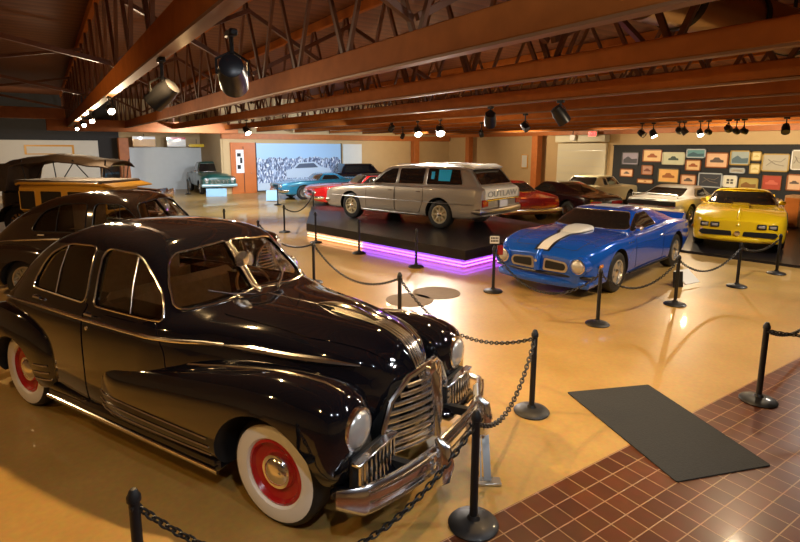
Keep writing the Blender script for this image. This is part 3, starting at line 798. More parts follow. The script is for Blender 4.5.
spot(16.4, 7.42, 3.0, (23, 7.5, 1.8), 'left one of the two small dark spotlights toward the right edge', .08, .2, None, 160, 100, NEUT)
spot(16.4, 7.22, 3.0, (23, 6, 1.8), 'right one of the two small dark spotlights toward the right edge', .08, .2)
spot(16.4, 6.2, 3.04, (14, 5.2, .5), 'green-grey spotlight at the far right near the picture edge', .1, .28)
# spots without fixtures: some stand for inferred lamps, others are added fill light
def beam(p, aim, power, ang=120, col=WARM, soft=.04):
    ld = bpy.data.lights.new('unseen_spot', 'SPOT'); ld.energy = power; ld.color = col; ld.spot_size = math.radians(ang); ld.spot_blend = .7; ld.shadow_soft_size = soft
    lo = bpy.data.objects.new('unseen_spot', ld); C.objects.link(lo); lo.location = p; lo.rotation_euler = (Vector(aim)-Vector(p)).to_track_quat('-Z', 'Y').to_euler(); return lo
beam((1.15, 5.25, 3.3), (.6, 4.3, 0), 520, 155, (1, .64, .28), .03)
beam((-3.0, 4.2, 3.3), (-.8, 3.4, 0), 90, 135, (1, .60, .22))
beam((-1.0, 1.9, 3.5), (-.3, 2.5, 0), 110, 95, (1, .60, .20))  # added to brighten the floor at bottom left
beam((3.4, 4.6, 3.35), (3.4, 4.9, 0), 120, 120, (1, .62, .24))
[beam((x, y, 3.7), (2.3, 4.0, .4), 150, 100, (.86, .92, 1.0), .04) for x, y in ((.4, .2), (1.9, -.5), (3.3, -.1), (4.7, .9))]  # row of cool spots added behind the camera to whiten the chrome
beam((5.2, .4, 3.6), (3.2, 4.2, .3), 300, 120, (1, .92, .82), .05)
beam((4.2, 3.2, 3.3), (4.4, 4.2, 0), 260, 140)
beam((7.9, 3.0, 3.3), (7.0, 5.2, 0), 420, 140, NEUT)
beam((5.4, 8.0, 3.3), (5.0, 7.2, 0), 300, 140, WARM, .04)
beam((12.5, 3.2, 3.3), (11, 5.2, 0), 480, 140, COOL, .16)
beam((-3.5, 9, 3.3), (0, 10, .8), 300, 130)
beam((7.6, 22, 3.2), (8.6, 29, 1.2), 700, 130, (.85, .92, 1.0))
beam((12.4, 23.2, 3.2), (12.4, 29, 1.3), 900, 110, (.75, .87, 1.0))
beam((6.2, 20.5, 3.2), (6.8, 22, 0), 650, 140, (.78, .88, 1.0), .05)  # cool spot added to make the far floor paler
beam((8.8, 17.5, 3.2), (9.5, 20.5, .3), 350, 130, (.9, .95, 1.0), .05)
beam((5.7, 25, 3.1), (6, 34, 1.0), 560, 130, (.9, .95, 1.0))
beam((-1, 28, 3.1), (-1.5, 34, 1.6), 450, 130, NEUT)
beam((19.2, 16.2, 3.2), (20.5, 14, .8), 700, 140, NEUT)
beam((19.5, 9.5, 3.25), (23.5, 9.5, 1.6), 420, 150, NEUT)
beam((19.5, 5.5, 3.25), (23.5, 5.8, 1.6), 380, 150, NEUT)
beam((19.5, 20, 3.2), (23.5, 20, 1.4), 500, 140, NEUT)
beam((18, 25, 3.1), (20, 29, 1.4), 400, 140, NEUT)

# ---------------------------------------------------------------- platform with LED skirt, low stand, discs, mat
def led_mat(c, s): return mat('led_strip', c, .4, emit=c, es=s)
t = thing('display_platform', 'low black display platform with glowing purple edge under the silver wagon', 'platform', (0, 0, 0))
P0 = (7.11, 8.2); P1 = (5.98, 13.7); P2 = (7.9, 17.6); P3 = (11.7, 16.6); P4 = (11.5, 9.05)
M['platform_top'] = mat('platform_top', (.010, .009, .012), .36, 0, .12)
M['skirt'] = mat('platform_skirt', (.55, .52, .6), .5)
poly = [P0, P4, P3, P2, P1]
MB().prism(poly, 'z', .19, .40).build('deck', M['platform_top'], t, smooth=False)
cx = sum(p[0] for p in poly)/5; cy = sum(p[1] for p in poly)/5
MB().prism([(cx+(x-cx)*.975, cy+(y-cy)*.965) for x, y in poly], 'z', 0, .2).build('plinth', M['skirt'], t, smooth=False)
def led(a, b, col, s, z, lab):
    a = Vector((*a, z)); b = Vector((*b, z)); n = Vector((b.y-a.y, a.x-b.x, 0)).normalized()*.012
    c = Vector((cx, cy, z)); 
    if (a-c).dot(n) < 0: n = -n
    a = c+(a-c)*.985; b = c+(b-c)*.985
    o = MB().bar(a+n, b+n, .02, .022).build('led_strip', led_mat(col, s), t, smooth=False); o['label'] = lab
mid = tuple(np.array(P1)+(np.array(P0)-np.array(P1))*.42)
for z in (.05, .12):
    led(P1, mid, (1, .50, .22), 5, z, 'warm white led strip'); led(mid, P0, (.33, .07, 1.0), 8, z, 'purple led strip'); led(P0, P4, (.42, .08, 1.0), 8, z, 'purple led strip')
t = thing('display_platform', 'low dark platform under the yellow coupe and silver hatchback', 'platform', (0, 0, 0))
MB().prism([(12.55, 8.3), (13.2, 4.2), (22.9, 4.2), (22.9, 12.0), (15.2, 10.95)], 'z', 0, .06).build('deck', M['platform_top'], t, smooth=False)
for k, (x, y, r, lab) in enumerate([(5.51, 7.1, .42, 'dark round floor disc, the upper right one of two'), (4.87, 7.0, .40, 'faint dark round floor disc left of the other disc')]):
    o = MB().lathe([(r, .0), (r, .004), (r-.03, .006), (0, .006)], 40, 'z', (x, y, 0)).build('floor_disc', mat('floor_disc', (.17, .12, .07), .85, noise=.2, nscale=12), None); tag(o, lab, 'floor cover')
mm = MB().prism(round_poly([(4.30, 3.31), (5.17, 2.95), (4.62, 1.57), (3.78, 1.87)], .015), 'z', .002, .012)
o = mm.build('floor_mat', mat('mat_rubber', (.021, .021, .018), .9, noise=.3, nscale=60, bump=.25), None, smooth=False); tag(o, 'dark rectangular rubber mat lying across the tile edge', 'mat')

# ---------------------------------------------------------------- stanchions and chains
def make_post():
    t = thing('stanchion', 'x', 'stanchion', (0, 0, 0), 0)
    MB().lathe([(.165, 0), (.17, .012), (.155, .028), (.10, .042), (.045, .052), (.034, .075), (.0, .075)], 32, 'z').build('base', M['stanchion'], t)
    MB().tube([(0, 0, .05), (0, 0, .4), (0, 0, .76)], .027, 16).build('pole', M['stanchion'], t)
    MB().lathe([(.027, .755), (.034, .76), (.034, .785), (.026, .80), (.022, .812), (.014, .824), (0, .826)], 20, 'z').build('cap', M['stanchion'], t)
    for sd in (1, -1): MB().tube([(sd*.02, 0, .735), (sd*.05, 0, .735), (sd*.055, 0, .755)], .006, 6).build('hook', M['stanchion'], t)
    return t
M['stanchion'] = mat('stanchion_black', (.007, .007, .008), .5, 0, .15)
M['chain'] = mat('chain_black_plastic', (.012, .011, .010), .45)
GP = 'black stanchions holding the chain barrier'
POSTS = {'D': (2.19, 2.38, 'nearest black stanchion in front of the black sedan bumper'),
'A': (3.69, 3.24, 'black stanchion left of the dark floor mat'),
'C': (5.77, 2.14, 'black stanchion standing on the brown tiles right of the mat'),
'L': (.225, 2.72, 'black stanchion at bottom left cut by the lower photo edge'),
'M': (3.91, 5.86, 'stanchion rising just behind the black sedan hood'),
'E': (4.01, 8.9, 'stanchion right of the black sedan windscreen'),
'F': (6.40, 6.62, 'stanchion carrying a small card sign in front of the platform corner'),
'B': (6.43, 4.50, 'stanchion in front of the blue coupe front wheel'),
'G': (8.33, 4.42, 'stanchion right of the blue coupe by the floor placard'),
'H': (10.41, 4.42, 'stanchion in front of the yellow coupe grille'),
'I': (12.19, 4.47, 'stanchion right of the yellow coupe grille'),
'N': (6.39, 8.95, 'stanchion against the purple light strip'),
'O': (6.10, 10.9, 'stanchion where the purple strip turns warm white'),
'P': (5.85, 12.8, 'stanchion at the warm left end of the platform strip'),
'Q': (5.8, 14.9, 'stanchion in the open floor left of the platform'),
'R': (8.41, 22.3, 'far stanchion in front of the turquoise car bumper'),
'S': (8.52, 18.8, 'far stanchion in front of the red car'),
'T': (4.02, 14.8, 'stanchion seen over the black sedan roof, left of the open floor one'),
'U': (4.06, 12.1, 'stanchion just above the black sedan windscreen'),
'W': (8.3, 1.0, 'stanchion beyond the right photo edge on the tiles'),
'X': (9.3, 2.6, 'stanchion beyond the right photo edge on the pale floor'),
'V': (6.3, 30.0, 'distant dark stanchion left of the green pickup'),
}
p0 = make_post()
for i, (k, (x, y, lab)) in enumerate(POSTS.items()):
    o = p0 if i == 0 else copy_tree(p0)
    o.location = (x, y, 0); tag(o, lab, 'stanchion', GP); o.rotation_euler.z = .4*i
    if k == 'E' : o.scale = (1, 1, .95)
def chain(a, b, sag, lab, za=.74, zb=.74, fine=True):
    a = Vector((*a, za)); b = Vector((*b, zb)); n = 60; pts = []
    for i in range(n+1):
        t = i/n; p = a.lerp(b, t); p.z -= sag*4*t*(1-t); pts.append(p)
    L = [0]
    for i in range(n): L.append(L[-1]+(pts[i+1]-pts[i]).length)
    step = .044 if fine else .05
    mb = MB(); k = 0; s = .0
    def at(s):
        for i in range(n):
            if L[i+1] >= s: return pts[i].lerp(pts[i+1], (s-L[i])/max(1e-9, L[i+1]-L[i]))
        return pts[-1]
    while s < L[-1]-step:
        c = at(s+step/2); d = (at(min(L[-1], s+step))-at(s)).normalized()
        u = Vector((0, 0, 1)).cross(d).normalized(); w = d.cross(u)
        e = u if k % 2 else w; e = (u*math.cos(.5+PI/2*(k % 2))+w*math.sin(.5+PI/2*(k % 2)))
        hl, hw = step*.72, step*.38; ring_ = []
        m = 10 if fine else 6
        for j in range(m):
            an = 2*PI*j/m; ring_.append(c+d*(math.cos(an)*hl)+e*(math.sin(an)*hw))
        mb.tube(ring_, .0062 if fine else .008, 6 if fine else 4, closed=True)
        s += step; k += 1
    o = mb.build('barrier_chain', M['chain'], None); tag(o, lab, 'chain', 'black plastic barrier chains'); return o
def pc(k): return POSTS[k][:2]
chain(pc('D'), pc('A'), .30, 'chain between the nearest stanchion and the one left of the mat')
chain(pc('L'), pc('D'), .64, 'chain drooping low between the two nearest stanchions, in front of the black sedan')
chain(pc('A'), pc('M'), .35, 'chain from stanchion left of the mat back behind the sedan hood')
chain(pc('M'), pc('E'), .34, 'chain from behind the sedan hood to the stanchion by its windscreen')
chain(pc('E'), pc('U'), .25, 'chain passing behind the black sedan windscreen', fine=False)
chain(pc('B'), pc('G'), .32, 'chain below the blue coupe side')
chain(pc('G'), pc('H'), .30, 'chain between floor placard stanchion and yellow coupe')
chain(pc('H'), pc('I'), .16, 'short chain in front of the yellow coupe', fine=False)
chain(pc('C'), pc('W'), .16, 'first chain leaving the tile stanchion toward the right edge')
chain(pc('C'), pc('X'), .34, 'second lower chain leaving the tile stanchion toward the right edge')
chain(pc('F'), pc('B'), .5, 'low thin chain in front of the blue coupe nose', fine=False)
chain(pc('Q'), pc('S'), .35, 'chain over the pale floor toward the red car', fine=False)

# small placards
def card(x, y, z, rz, w, h, lab, m, tilt=-.5, name='placard', stand=True, txt=None, cat='sign'):
    t = thing(name, lab, cat, (x, y, 0), rz)
    R = Matrix.Rotation(tilt, 3, 'X')
    box_obj('board', (0, 0, z), (w, .012, h), m, t, 0, R)
    if stand:
        MB().tube([(0, .02, 0), (0, .02, z)], .012, 8).build('stem', M['dark'], t); box_obj('foot', (0, .03, .01), (w*.7, .2, .02), M['dark'], t, .005)
    if txt:
        for i, s in enumerate(txt):
            o = text_obj('lettering', s, h*.3, M['dark'], t, Matrix.Translation((0, 0, z)) @ R.to_4x4() @ Matrix.Translation((0, -.009, h*(.24-.4*i))) @ Matrix.Rotation(PI/2, 4, 'X'))
    return t
M['card_white'] = mat('card_white', (.72, .72, .70), .4); M['card_blue'] = mat('card_blue_white', (.26, .48, .68), .5)
face = math.radians(-33.7)
t = thing('card_sign', 'small white card sign clipped on top of the stanchion by the platform corner', 'sign', (6.40, 6.62, .83), face)
box_obj('card', (0, 0, .10), (.16, .008, .13), M['card_white'], t); MB().tube([(0, .01, -.03), (0, .01, .06)], .006, 6).build('clip', M['dark'], t)
mb = MB()
for i in range(2):
    for j in range(5): mb.box((-.054+.027*j, -.006, .13-.05*i), (.018, .006, .032))
mb.build('printed_marks', M['dark'], t, smooth=False)
box_obj('brochure_box', (.1, 0, -.08), (.1, .07, .17), M['dark_red_paint'], t, .01)
card(9.75, 5.0, .16, face+.5, .42, .32, 'white floor placard leaning below the blue coupe rear wheel', M['card_white'], -.9, stand=False)
card(9.45, 5.0, .14, face+.2, .2, .3, 'small dark and white checkered block beside the floor placard', M['black_trim'], -.1, stand=False)
card(7.25, 27.9, .2, face+.25, 1.0, .42, 'white and blue placard board in front of the green pickup', M['card_blue'], -.3, stand=False)
card(8.75, 23.9, .28, face+.1, .55, .5, 'pale blue placard in front of the turquoise car', M['card_blue'], -.3, stand=False)
# chrome easel stand beside the nearest stanchion
t = thing('easel_stand', 'slanted silver floor sign stand with flat foot beside the sedan bumper', 'stand', (2.58, 2.66, 0), face)
box_obj('foot', (0, 0, .012), (.2, .09, .02), M['chrome_dull'], t, .004)
MB().bar((0, .0, .02), (.0, .30, .52), .055, .012).bar((-.05, .0, .02), (-.035, .30, .52), .012, .02).build('upright', M['chrome_dull'], t)
box_obj('sign_plate', (-.055, .25, .40), (.012, .22, .50), M['card_white'], t, 0, Matrix.Rotation(-.55, 3, 'X'))
MB().bar((0, .30, .5), (.0, .50, .01), .02, .012).build('rear_strut', M['chrome_dull'], t)
# cardboard boxes / cabinet by the right edge
t = box_obj('cabinet', (19.8, 6.95, .56), (.6, .45, 1.0), M['seat_brown'], None, .02); tag(t, 'brown low cabinet behind the right side of the yellow coupe', 'cabinet'); box_obj('cabinet_door', (19.49, 6.95, .56), (.02, .38, .85), M['truss_wood'], t)
# ================================================================ the black 1940s sedan in front
def vintage_sedan(lab, loc, rz, s, paint, hollow=True, nose=True, second=False):
    root = thing('vintage_sedan', lab, 'car')
    c = dict(
        W=[(-2.62, .34), (-2.45, .56), (-2.1, .74), (-1.6, .83), (-1.0, .875), (-.3, .90), (.3, .89), (.55, .84), (.8, .74), (1.2, .645), (1.7, .53), (2.0, .39), (2.14, .22)],
        W5=[(-2.62, .30), (-2.45, .51), (-2.1, .69), (-1.6, .80), (-1.0, .845), (-.3, .87), (.3, .86), (.55, .81), (.8, .70), (1.2, .60), (1.7, .475), (2.0, .33), (2.14, .17)],
        Wc=[(-2.62, .26), (-2.45, .46), (-2.1, .64), (-1.6, .76), (-1.0, .80), (-.3, .825), (.3, .82), (.5, .78), (.8, .66), (1.2, .56), (1.7, .44), (2.0, .30), (2.14, .14)],
        Wr=[(-2.62, .18), (-2.45, .33), (-2.1, .48), (-1.6, .585), (-1.0, .63), (-.4, .65), (.05, .64), (.25, .65), (.45, .69), (.6, .66), (.75, .52), (1.2, .40), (1.7, .29), (2.0, .18), (2.14, .09)],
        zb=[(-2.62, .42), (-2.4, .34), (-1.9, .30), (.8, .28), (1.9, .34), (2.14, .45)],
        zs=[(-2.62, .62), (-2.45, .80), (-2.1, .95), (-1.6, 1.03), (-.8, 1.07), (.3, 1.09), (.6, 1.08), (1.2, 1.04), (1.8, .96), (2.0, .90), (2.14, .76)],
        zc=[(-2.62, .66), (-2.45, .86), (-2.1, 1.02), (-1.6, 1.11), (-.8, 1.14), (.3, 1.15), (.6, 1.14), (1.2, 1.10), (1.8, 1.03), (2.0, .97), (2.14, .81)],
        zr=[(-2.62, .69), (-2.45, .93), (-2.1, 1.17), (-1.75, 1.35), (-1.3, 1.52), (-.9, 1.59), (-.4, 1.62), (-.05, 1.61), (.12, 1.57), (.36, 1.34), (.52, 1.19), (.7, 1.18), (1.2, 1.165), (1.8, 1.09), (2.0, 1.02), (2.14, .86)],
        zt=[(-2.62, .71), (-2.45, .98), (-2.1, 1.25), (-1.75, 1.46), (-1.3, 1.66), (-.9, 1.73), (-.4, 1.755), (-.05, 1.74), (.16, 1.69), (.42, 1.42), (.60, 1.24), (.75, 1.215), (1.2, 1.205), (1.6, 1.175), (1.85, 1.145), (2.0, 1.09), (2.08, 1.02), (2.14, .92)])
    h = Hull(c, nx=70, sub=4)
    body = h.obj('body', paint, root, mats=[paint, M['seat_brown']])
    # window outlines (x,z)
    front = round_poly([(-.37, 1.16), (.44, 1.16), (.37, 1.29), (.16, 1.50), (.02, 1.575), (-.37, 1.59)], [.06, .03, .06, .12, .1, .08], 5)
    rear = round_poly([(-1.44, 1.16), (-.50, 1.16), (-.50, 1.59), (-.95, 1.57), (-1.28, 1.45)], [.08, .06, .08, .1, .18], 5)
    wl = round_poly([(.03, 1.25), (.70, 1.215), (.63, 1.40), (.53, 1.575), (.03, 1.61)], [.02, .08, .1, .08, .02], 4)
    wr_ = [(-y, z) for y, z in wl]
    back = round_poly([(-.40, 1.30), (.40, 1.30), (.33, 1.50), (-.33, 1.50)], .08, 5)
    if hollow:
        for xa, zm in ((-1.9, .95), (-1.02, .42)):
            cav = h.obj('tmp', M['seat_brown'], None, off=-.045, xa=xa, xb=.62, zmin=zm, mats=[M['seat_brown']])
            boolean(body, cav, 'DIFFERENCE', transfer=True)
        for p in (front, rear):
            for sd in (1, -1): boolean(body, tmp(MB().prism(p, 'y', sd*.42, sd*1.2), paint), 'DIFFERENCE')
        for p in (wl, wr_): boolean(body, tmp(MB().prism(p, 'x', .02, 1.2), paint), 'DIFFERENCE')
        boolean(body, tmp(MB().prism(back, 'x', -2.3, -1.25), paint), 'DIFFERENCE')
    for sd in (1, -1):
        cc = MB().lathe([(.42, .60), (.42, 1.2)] if sd > 0 else [(.42, -1.2), (.42, -.60)], 32, 'y', (-1.547, 0, .362)); boolean(body, tmp(cc, M['seat_brown']), 'DIFFERENCE', transfer=False)
    sharpen(body, 38)
    def glass(name, poly, ax, a, b):
        if hollow: g = sheet(h, name, inflate(poly, .006), ax, a, b, M['clear_glass'], root)
        else: g = panel(h, name, poly, ax, a, b, M['dark_glass'], root, off=.006)
        outline(h, 'window_trim', inflate(poly, .006), ax, a, b, M['chrome'] if not second else M['black_trim'], root, r=.008)
    for sd in (1, -1):
        glass('side_window', front, 'y', sd*.42, sd*1.2); glass('side_window', rear, 'y', sd*.42, sd*1.2)
        # vent and quarter dividers
        for xa, za, xb, zb in ((.10, 1.16, .02, 1.57), (-1.0, 1.16, -1.0, 1.56)):
            MB().tube([(xa, h.side(xa, za, sd)-.006*sd, za), ((xa+xb)/2, h.side((xa+xb)/2, (za+zb)/2, sd)-.004*sd, (za+zb)/2), (xb, h.side(xb, zb, sd)-.006*sd, zb)], .006, 8).build('window_divider', M['chrome'] if not second else M['black_trim'], root)
    glass('windshield', wl, 'x', .02, 1.2); glass('windshield', wr_, 'x', .02, 1.2); glass('rear_window', back, 'x', -1.25, -2.3)
    pts = [(x, 0, h.top(x, 0)+.006) for x in np.linspace(.27, .64, 9)]
    MB().tube(pts, .014, 8).build('windshield_divider', M['chrome'], root)
    for sd in (1, -1):
        x0 = .70; P = [(x0, sd*.12, h.top(x0, .12)+.02), (.60, sd*.28, h.top(.60, .28)+.025), (.50, sd*.42, h.top(.52, .42)+.03)]
        MB().tube(P, .007, 6).build('wiper', M['chrome'], root)
    if hollow:
        # cabin interior
        for x, n_ in ((-.25, 'front_seat'), (-1.25, 'rear_seat')):
            mb = MB().box((x+.15, 0, .62), (.6, 1.36, .22), bev=.06); mb.box((x-.18, 0, .92), (.18, 1.36, .56), Matrix.Rotation(-.15, 3, 'Y'), bev=.07); mb.build(n_, M['seat_brown'], root)
        MB().box((.50, 0, 1.05), (.16, 1.3, .2), bev=.05).build('dashboard', M['ochre_paint'] if not second else M['dark'], root)
        o = ring((0, 0, 0), .20, .012, 'x'); R = Matrix.Rotation(-.6, 3, 'Y'); o.v = [tuple(R @ Vector(p)+Vector((.20, .36, 1.12))) for p in o.v]
        o = o.build('steering_wheel', M['tan_plastic'], root)
        MB().tube([(.20, .36, 1.12), (.5, .36, .92)], .02, 8).build('steering_column', M['tan_plastic'], root)
        mb = MB()
        for a in (0, 2.1, 4.2):
            v = R @ Vector((0, .2*math.cos(a), .2*math.sin(a))); mb.tube([(.20, .36, 1.12), (v.x+.20, v.y+.36, v.z+1.12)], .009, 6)
        mb.build('steering_spokes', M['tan_plastic'], o)
        MB().lathe([(.07, 0), (.07, .02), (0, .03)], 16, 'x', (.42, 0, 1.47)).build('mirror', M['chrome'], root)
    # doors: raised skins
    fd = round_poly([(-.42, .34), (.55, .34), (.52, .95), (.40, 1.16), (-.42, 1.16)], .05)
    rd = round_poly([(-1.36, .60), (-1.05, .34), (-.45, .34), (-.45, 1.16), (-1.40, 1.16)], [.1, .1, .03, .03, .1])
    for sd in (1, -1):
        for p in (fd, rd): panel(h, 'door', p, 'y', sd*.55, sd*1.2, paint, root, off=.006)
        for x in (-.33, -1.22):
            z = 1.105; y = h.side(x, z, sd); MB().tube([(x-.05, y+sd*.012, z), (x-.04, y+sd*.04, z), (x+.07, y+sd*.042, z)], .011, 8).build('door_handle', M['chrome'], root)
        MB().lathe([(.018, 0), (.016, .015*sd), (0, .018*sd)], 12, 'y', (-.36, h.side(-.36, .99, sd), .99)).build('door_lock', M['chrome'], root)
    # side chrome: long belt strip ending in a spear on the hood
    for sd in (1, -1):
        h.strip('side_trim', [(-2.25, .91), (-1.9, .98), (-1.2, 1.035), (-.4, 1.05), (.3, 1.05), (.7, 1.04), (.95, 1.035)], M['chrome'], root, r=.015, off=.006, side=sd)
        o = h.strip('hood_spear', [(.95, 1.035), (1.15, 1.03), (1.4, 1.015), (1.68, 1.005), (1.90, .985)], M['chrome'], root, r=.028, off=.008, side=sd, taper=True)
        hs = [(1.02, 1.075), (1.3, 1.04)]
    # hood with silver streaks
    hd = round_poly([(.74, -.5), (1.5, -.42), (2.05, -.22), (2.05, .22), (1.5, .42), (.74, .5)], .05)
    hood = panel(h, 'hood', hd, 'z', .98, 1.6, paint, root, off=.006, angle=50)
    for k in range(-2, 3):
        y = k*.028
        P = [(x, y, h.top(x, abs(y))+.012) for x in np.linspace(1.42 if k else 1.30, 2.13, 14)]
        P += [(2.185, y, .80), (2.19, y, .72)]
        MB().tube(P, .009, 6, flat=.9).build('hood_streak', M['chrome'], root)
    P = [(x, 0, h.top(x, 0)+.012+.035*math.sin(PI*min(1, max(0, (x-1.25)/.55)))) for x in np.linspace(1.25, 1.80, 10)]
    MB().tube(P, [.006, .012, .018, .022, .024, .024, .022, .018, .014, .008], 8).build('hood_ornament', M['chrome'], root)
    P = [(x, 0, h.top(x, 0)+.004) for x in np.linspace(.72, 1.3, 10)]; MB().tube(P, .006, 6).build('hood_hinge_trim', M['chrome'], root)
    # fenders
    ff = []
    for sd in (1, -1):
        st = FF_ = [(-.30, .80, .50, .03, .06), (-.26, .80, .50, .085, .17), (-.12, .80, .51, .135, .235), (.2, .79, .53, .165, .27), (.65, .78, .57, .185, .30), (1.1, .755, .61, .215, .33), (1.55, .735, .645, .24, .355), (1.8, .715, .66, .245, .335), (1.96, .70, .67, .235, .30), (2.06, .70, .67, .20, .25), (2.11, .70, .67, .13, .17)]
        o = loft_ell([(x, y*sd, z, w, hh) for x, y, z, w, hh in st], paint, 'front_fender', root, n=40, e=2.6, mats=[paint, M['dark']])
        cc = MB().lathe([(.43, .50), (.43, 1.2)] if sd > 0 else [(.43, -1.2), (.43, -.50)], 40, 'y', (1.55, 0, .36)); boolean(o, tmp(cc, M['dark']), 'DIFFERENCE', transfer=True)
        boolean(o, tmp(MB().box((1, sd*.75, .06), (4, 1.5, .44))), 'DIFFERENCE'); sharpen(o, 42); ff.append(o)
        st = [(-.93, .80, .52, .03, .08), (-.97, .80, .53, .09, .20), (-1.08, .80, .56, .135, .28), (-1.3, .795, .58, .16, .33), (-1.6, .785, .59, .175, .35), (-1.95, .76, .59, .18, .34), (-2.25, .72, .58, .17, .29), (-2.5, .67, .56, .13, .20), (-2.6, .65, .56, .06, .1)]
        o = loft_ell([(x, y*sd, z, w, hh) for x, y, z, w, hh in st], paint, 'rear_fender', root, n=40, e=2.6, mats=[paint, M['dark']])
        cc = MB().lathe([(.37, .50), (.37, 1.2)] if sd > 0 else [(.37, -1.2), (.37, -.50)], 40, 'y', (-1.55, 0, .34)); boolean(o, tmp(cc, M['dark']), 'DIFFERENCE', transfer=True)
        boolean(o, tmp(MB().box((-1.8, sd*.75, .06), (3, 1.5, .44))), 'DIFFERENCE'); sharpen(o, 42)
        # speed lines and crown trim follow the fender surfaces
        def fy(S, x, z):
            xs_ = sorted(S); g_ = [pchip([(q[0], q[j]) for q in xs_]) for j in (1, 2, 3, 4)]
            yc, zc, hw, hh = [float(q(x)) for q in g_]; q = min(.985, abs(z-zc)/hh); return yc+hw*(1-q**2.6)**(1/2.6)
        for k, z in enumerate((.385, .45, .515)):
            P = [(x, sd*(fy(FF_, x, z)+.003), z) for x in np.linspace(-.24+.01*k, 1.08, 14)]
            MB().tube(P, .0075, 6).build('speed_line', M['chrome'], root)
            P = [(x, sd*(fy(st, x, z+.02)+.003), z+.02) for x in np.linspace(-.985-.01*k, -1.17, 5)]
            MB().tube(P, .0075, 6).build('speed_line', M['chrome'], root)
        P = []; xs_ = sorted(FF_); g_ = [pchip([(q[0], q[j]) for q in xs_]) for j in (1, 2, 4)]
        for x in np.linspace(.30, 2.0, 14): P.append((x, sd*float(g_[0](x)), float(g_[1](x))+float(g_[2](x))+.002))
        MB().tube(P, [.003]+[.008]*12+[.004], 6).build('fender_trim', M['chrome'], root)
        # headlight in the fender nose
        headlight(root, (2.10, sd*.70, .75), .118, deep=.14)
        # parking grille under the lamp: short upright bars
        pg = MB()
        for k in range(9):
            y = .42+k*.045; x = 2.19-.06*abs(y-.62)-.02
            pg.box((x+.015, sd*y, .485), (.03, .018, .23), bev=.006)
        pg.box((2.165, sd*.60, .365), (.06, .42, .02), bev=.006); pg.box((2.165, sd*.60, .595), (.06, .44, .022), bev=.006)
        pg.build('side_grille', M['chrome'], root)
        MB().box((2.12, sd*.60, .485), (.06, .40, .24), bev=.02).build('side_grille_back', M['dark'], root)
        MB().box((2.10, sd*.60, .36), (.26, .5, .10), bev=.04).build('front_valance', paint, root)
        # running board with bright edge
        o = MB().box((.04, sd*.83, .30), (2.14, .18, .12), bev=.03).build('running_board', paint, root)
        MB().tube([(-1.02, sd*.925, .275), (.3, sd*.93, .27), (1.12, sd*.93, .265)], .016, 8, flat=.6).build('running_board_trim', M['chrome'], o)
    # main grille: shield of horizontal bars that follows the nose
    mb = MB(); back = []
    rows = 9
    for k in range(rows):
        z = .42+k*.052; hwid = .43-.20*(max(0, k-3)/5)**1.6; P = []
        for y in np.linspace(-hwid, hwid, 13): P.append((2.245-.55*abs(y)**1.6-.02*(k/rows)*1.5, y, z+.02*(abs(y)/.4)))
        mb.tube(P, .016, 8)
    mb.build('grille', M['chrome'], root)
    MB().prism(round_poly([(-.40, .38), (.40, .38), (.40, .60), (.26, .86), (-.26, .86), (-.40, .60)], .05), 'x', 2.0, 2.12).build('grille_back', M['dark'], root)
    mb = MB()
    for sd in (1, -1):
        mb.tube([(2.13, sd*.47, .44), (2.12, sd*.45, .62), (2.12, sd*.36, .78), (2.155, sd*.19, .89), (2.21, 0, .93)], .022, 8)
    mb.build('grille_surround', M['chrome'], root)
    MB().tube([(2.205, 0, .93), (2.245, 0, .84), (2.27, 0, .64), (2.275, 0, .42)], [.03, .05, .045, .035], 10, flat=.7).build('grille_spine', M['chrome'], root)
    MB().lathe([(.055, 0), (.05, .03), (.02, .045), (0, .047)], 20, 'x', (2.215, 0, .90)).build('nose_emblem', M['chrome'], root)
    # bumpers: ribbed blade, guards, stays
    def bumper(x0, sg, nm):
        P = []; 
        for y in np.linspace(-.93, .93, 25): P.append((x0+sg*(.17-.20*(abs(y)/.93)**2.4-(.10 if abs(y) > .9 else 0)), y, .43))
        mb = MB(); mb.tube(P, [.06]+[.092]*23+[.06], 14, flat=.42)
        b = mb.build(nm, M['chrome'], root)
        for dz in (-.055, .0, .055):
            MB().tube([(x+sg*.03, y, z+dz) for x, y, z in P[1:-1]], .014, 6).build('bumper_rib', M['chrome'], b)
        for sd in (1, -1):
            yg = .33; xg = x0+sg*.22
            g = MB().tube([(xg-.02*sg, sd*yg, .30), (xg+.03*sg, sd*yg, .36), (xg+.045*sg, sd*yg, .46), (xg+.03*sg, sd*yg, .56), (xg-.02*sg, sd*yg, .61)], [.03, .055, .06, .05, .02], 12, flat=.8)
            g.build('bumper_guard', M['chrome'], b)
            MB().bar((x0-sg*.25, sd*.42, .40), (x0+sg*.14, sd*.42, .42), .05, .06).build('bumper_stay', M['dark'], root)
        MB().tube([(x0+sg*.2, -.33, .57), (x0+sg*.22, 0, .59), (x0+sg*.2, .33, .57)], .014, 8).build('guard_bar', M['chrome'], b)
        return b
    bumper(2.24, 1, 'front_bumper'); bumper(-2.66, -1, 'rear_bumper')
    for sd in (1, -1):
        MB().lathe([(.05, -.02), (.055, .01), (.04, .03), (0, .035)][::-1], 16, 'x', (-2.56, sd*.62, .72)).build('tail_lamp', M['tail_red'], root)
    # axle, underbody
    MB().box((-.2, 0, .30), (4.0, 1.0, .12), bev=.03).build('chassis', M['dark'], root)
    wheels(root, 'steel' if second else 'vintage', .36, .19, 1.55, -1.55, .76)
    root.location = (*loc, 0); root.rotation_euler.z = rz; root.scale = (s, s, s)
    return root
A = vintage_sedan('glossy black 1940s sedan with whitewall tires, red rims and chrome grille in the foreground', (1.175, 4.953), math.radians(-64.2), 1.042, M['black_paint'])
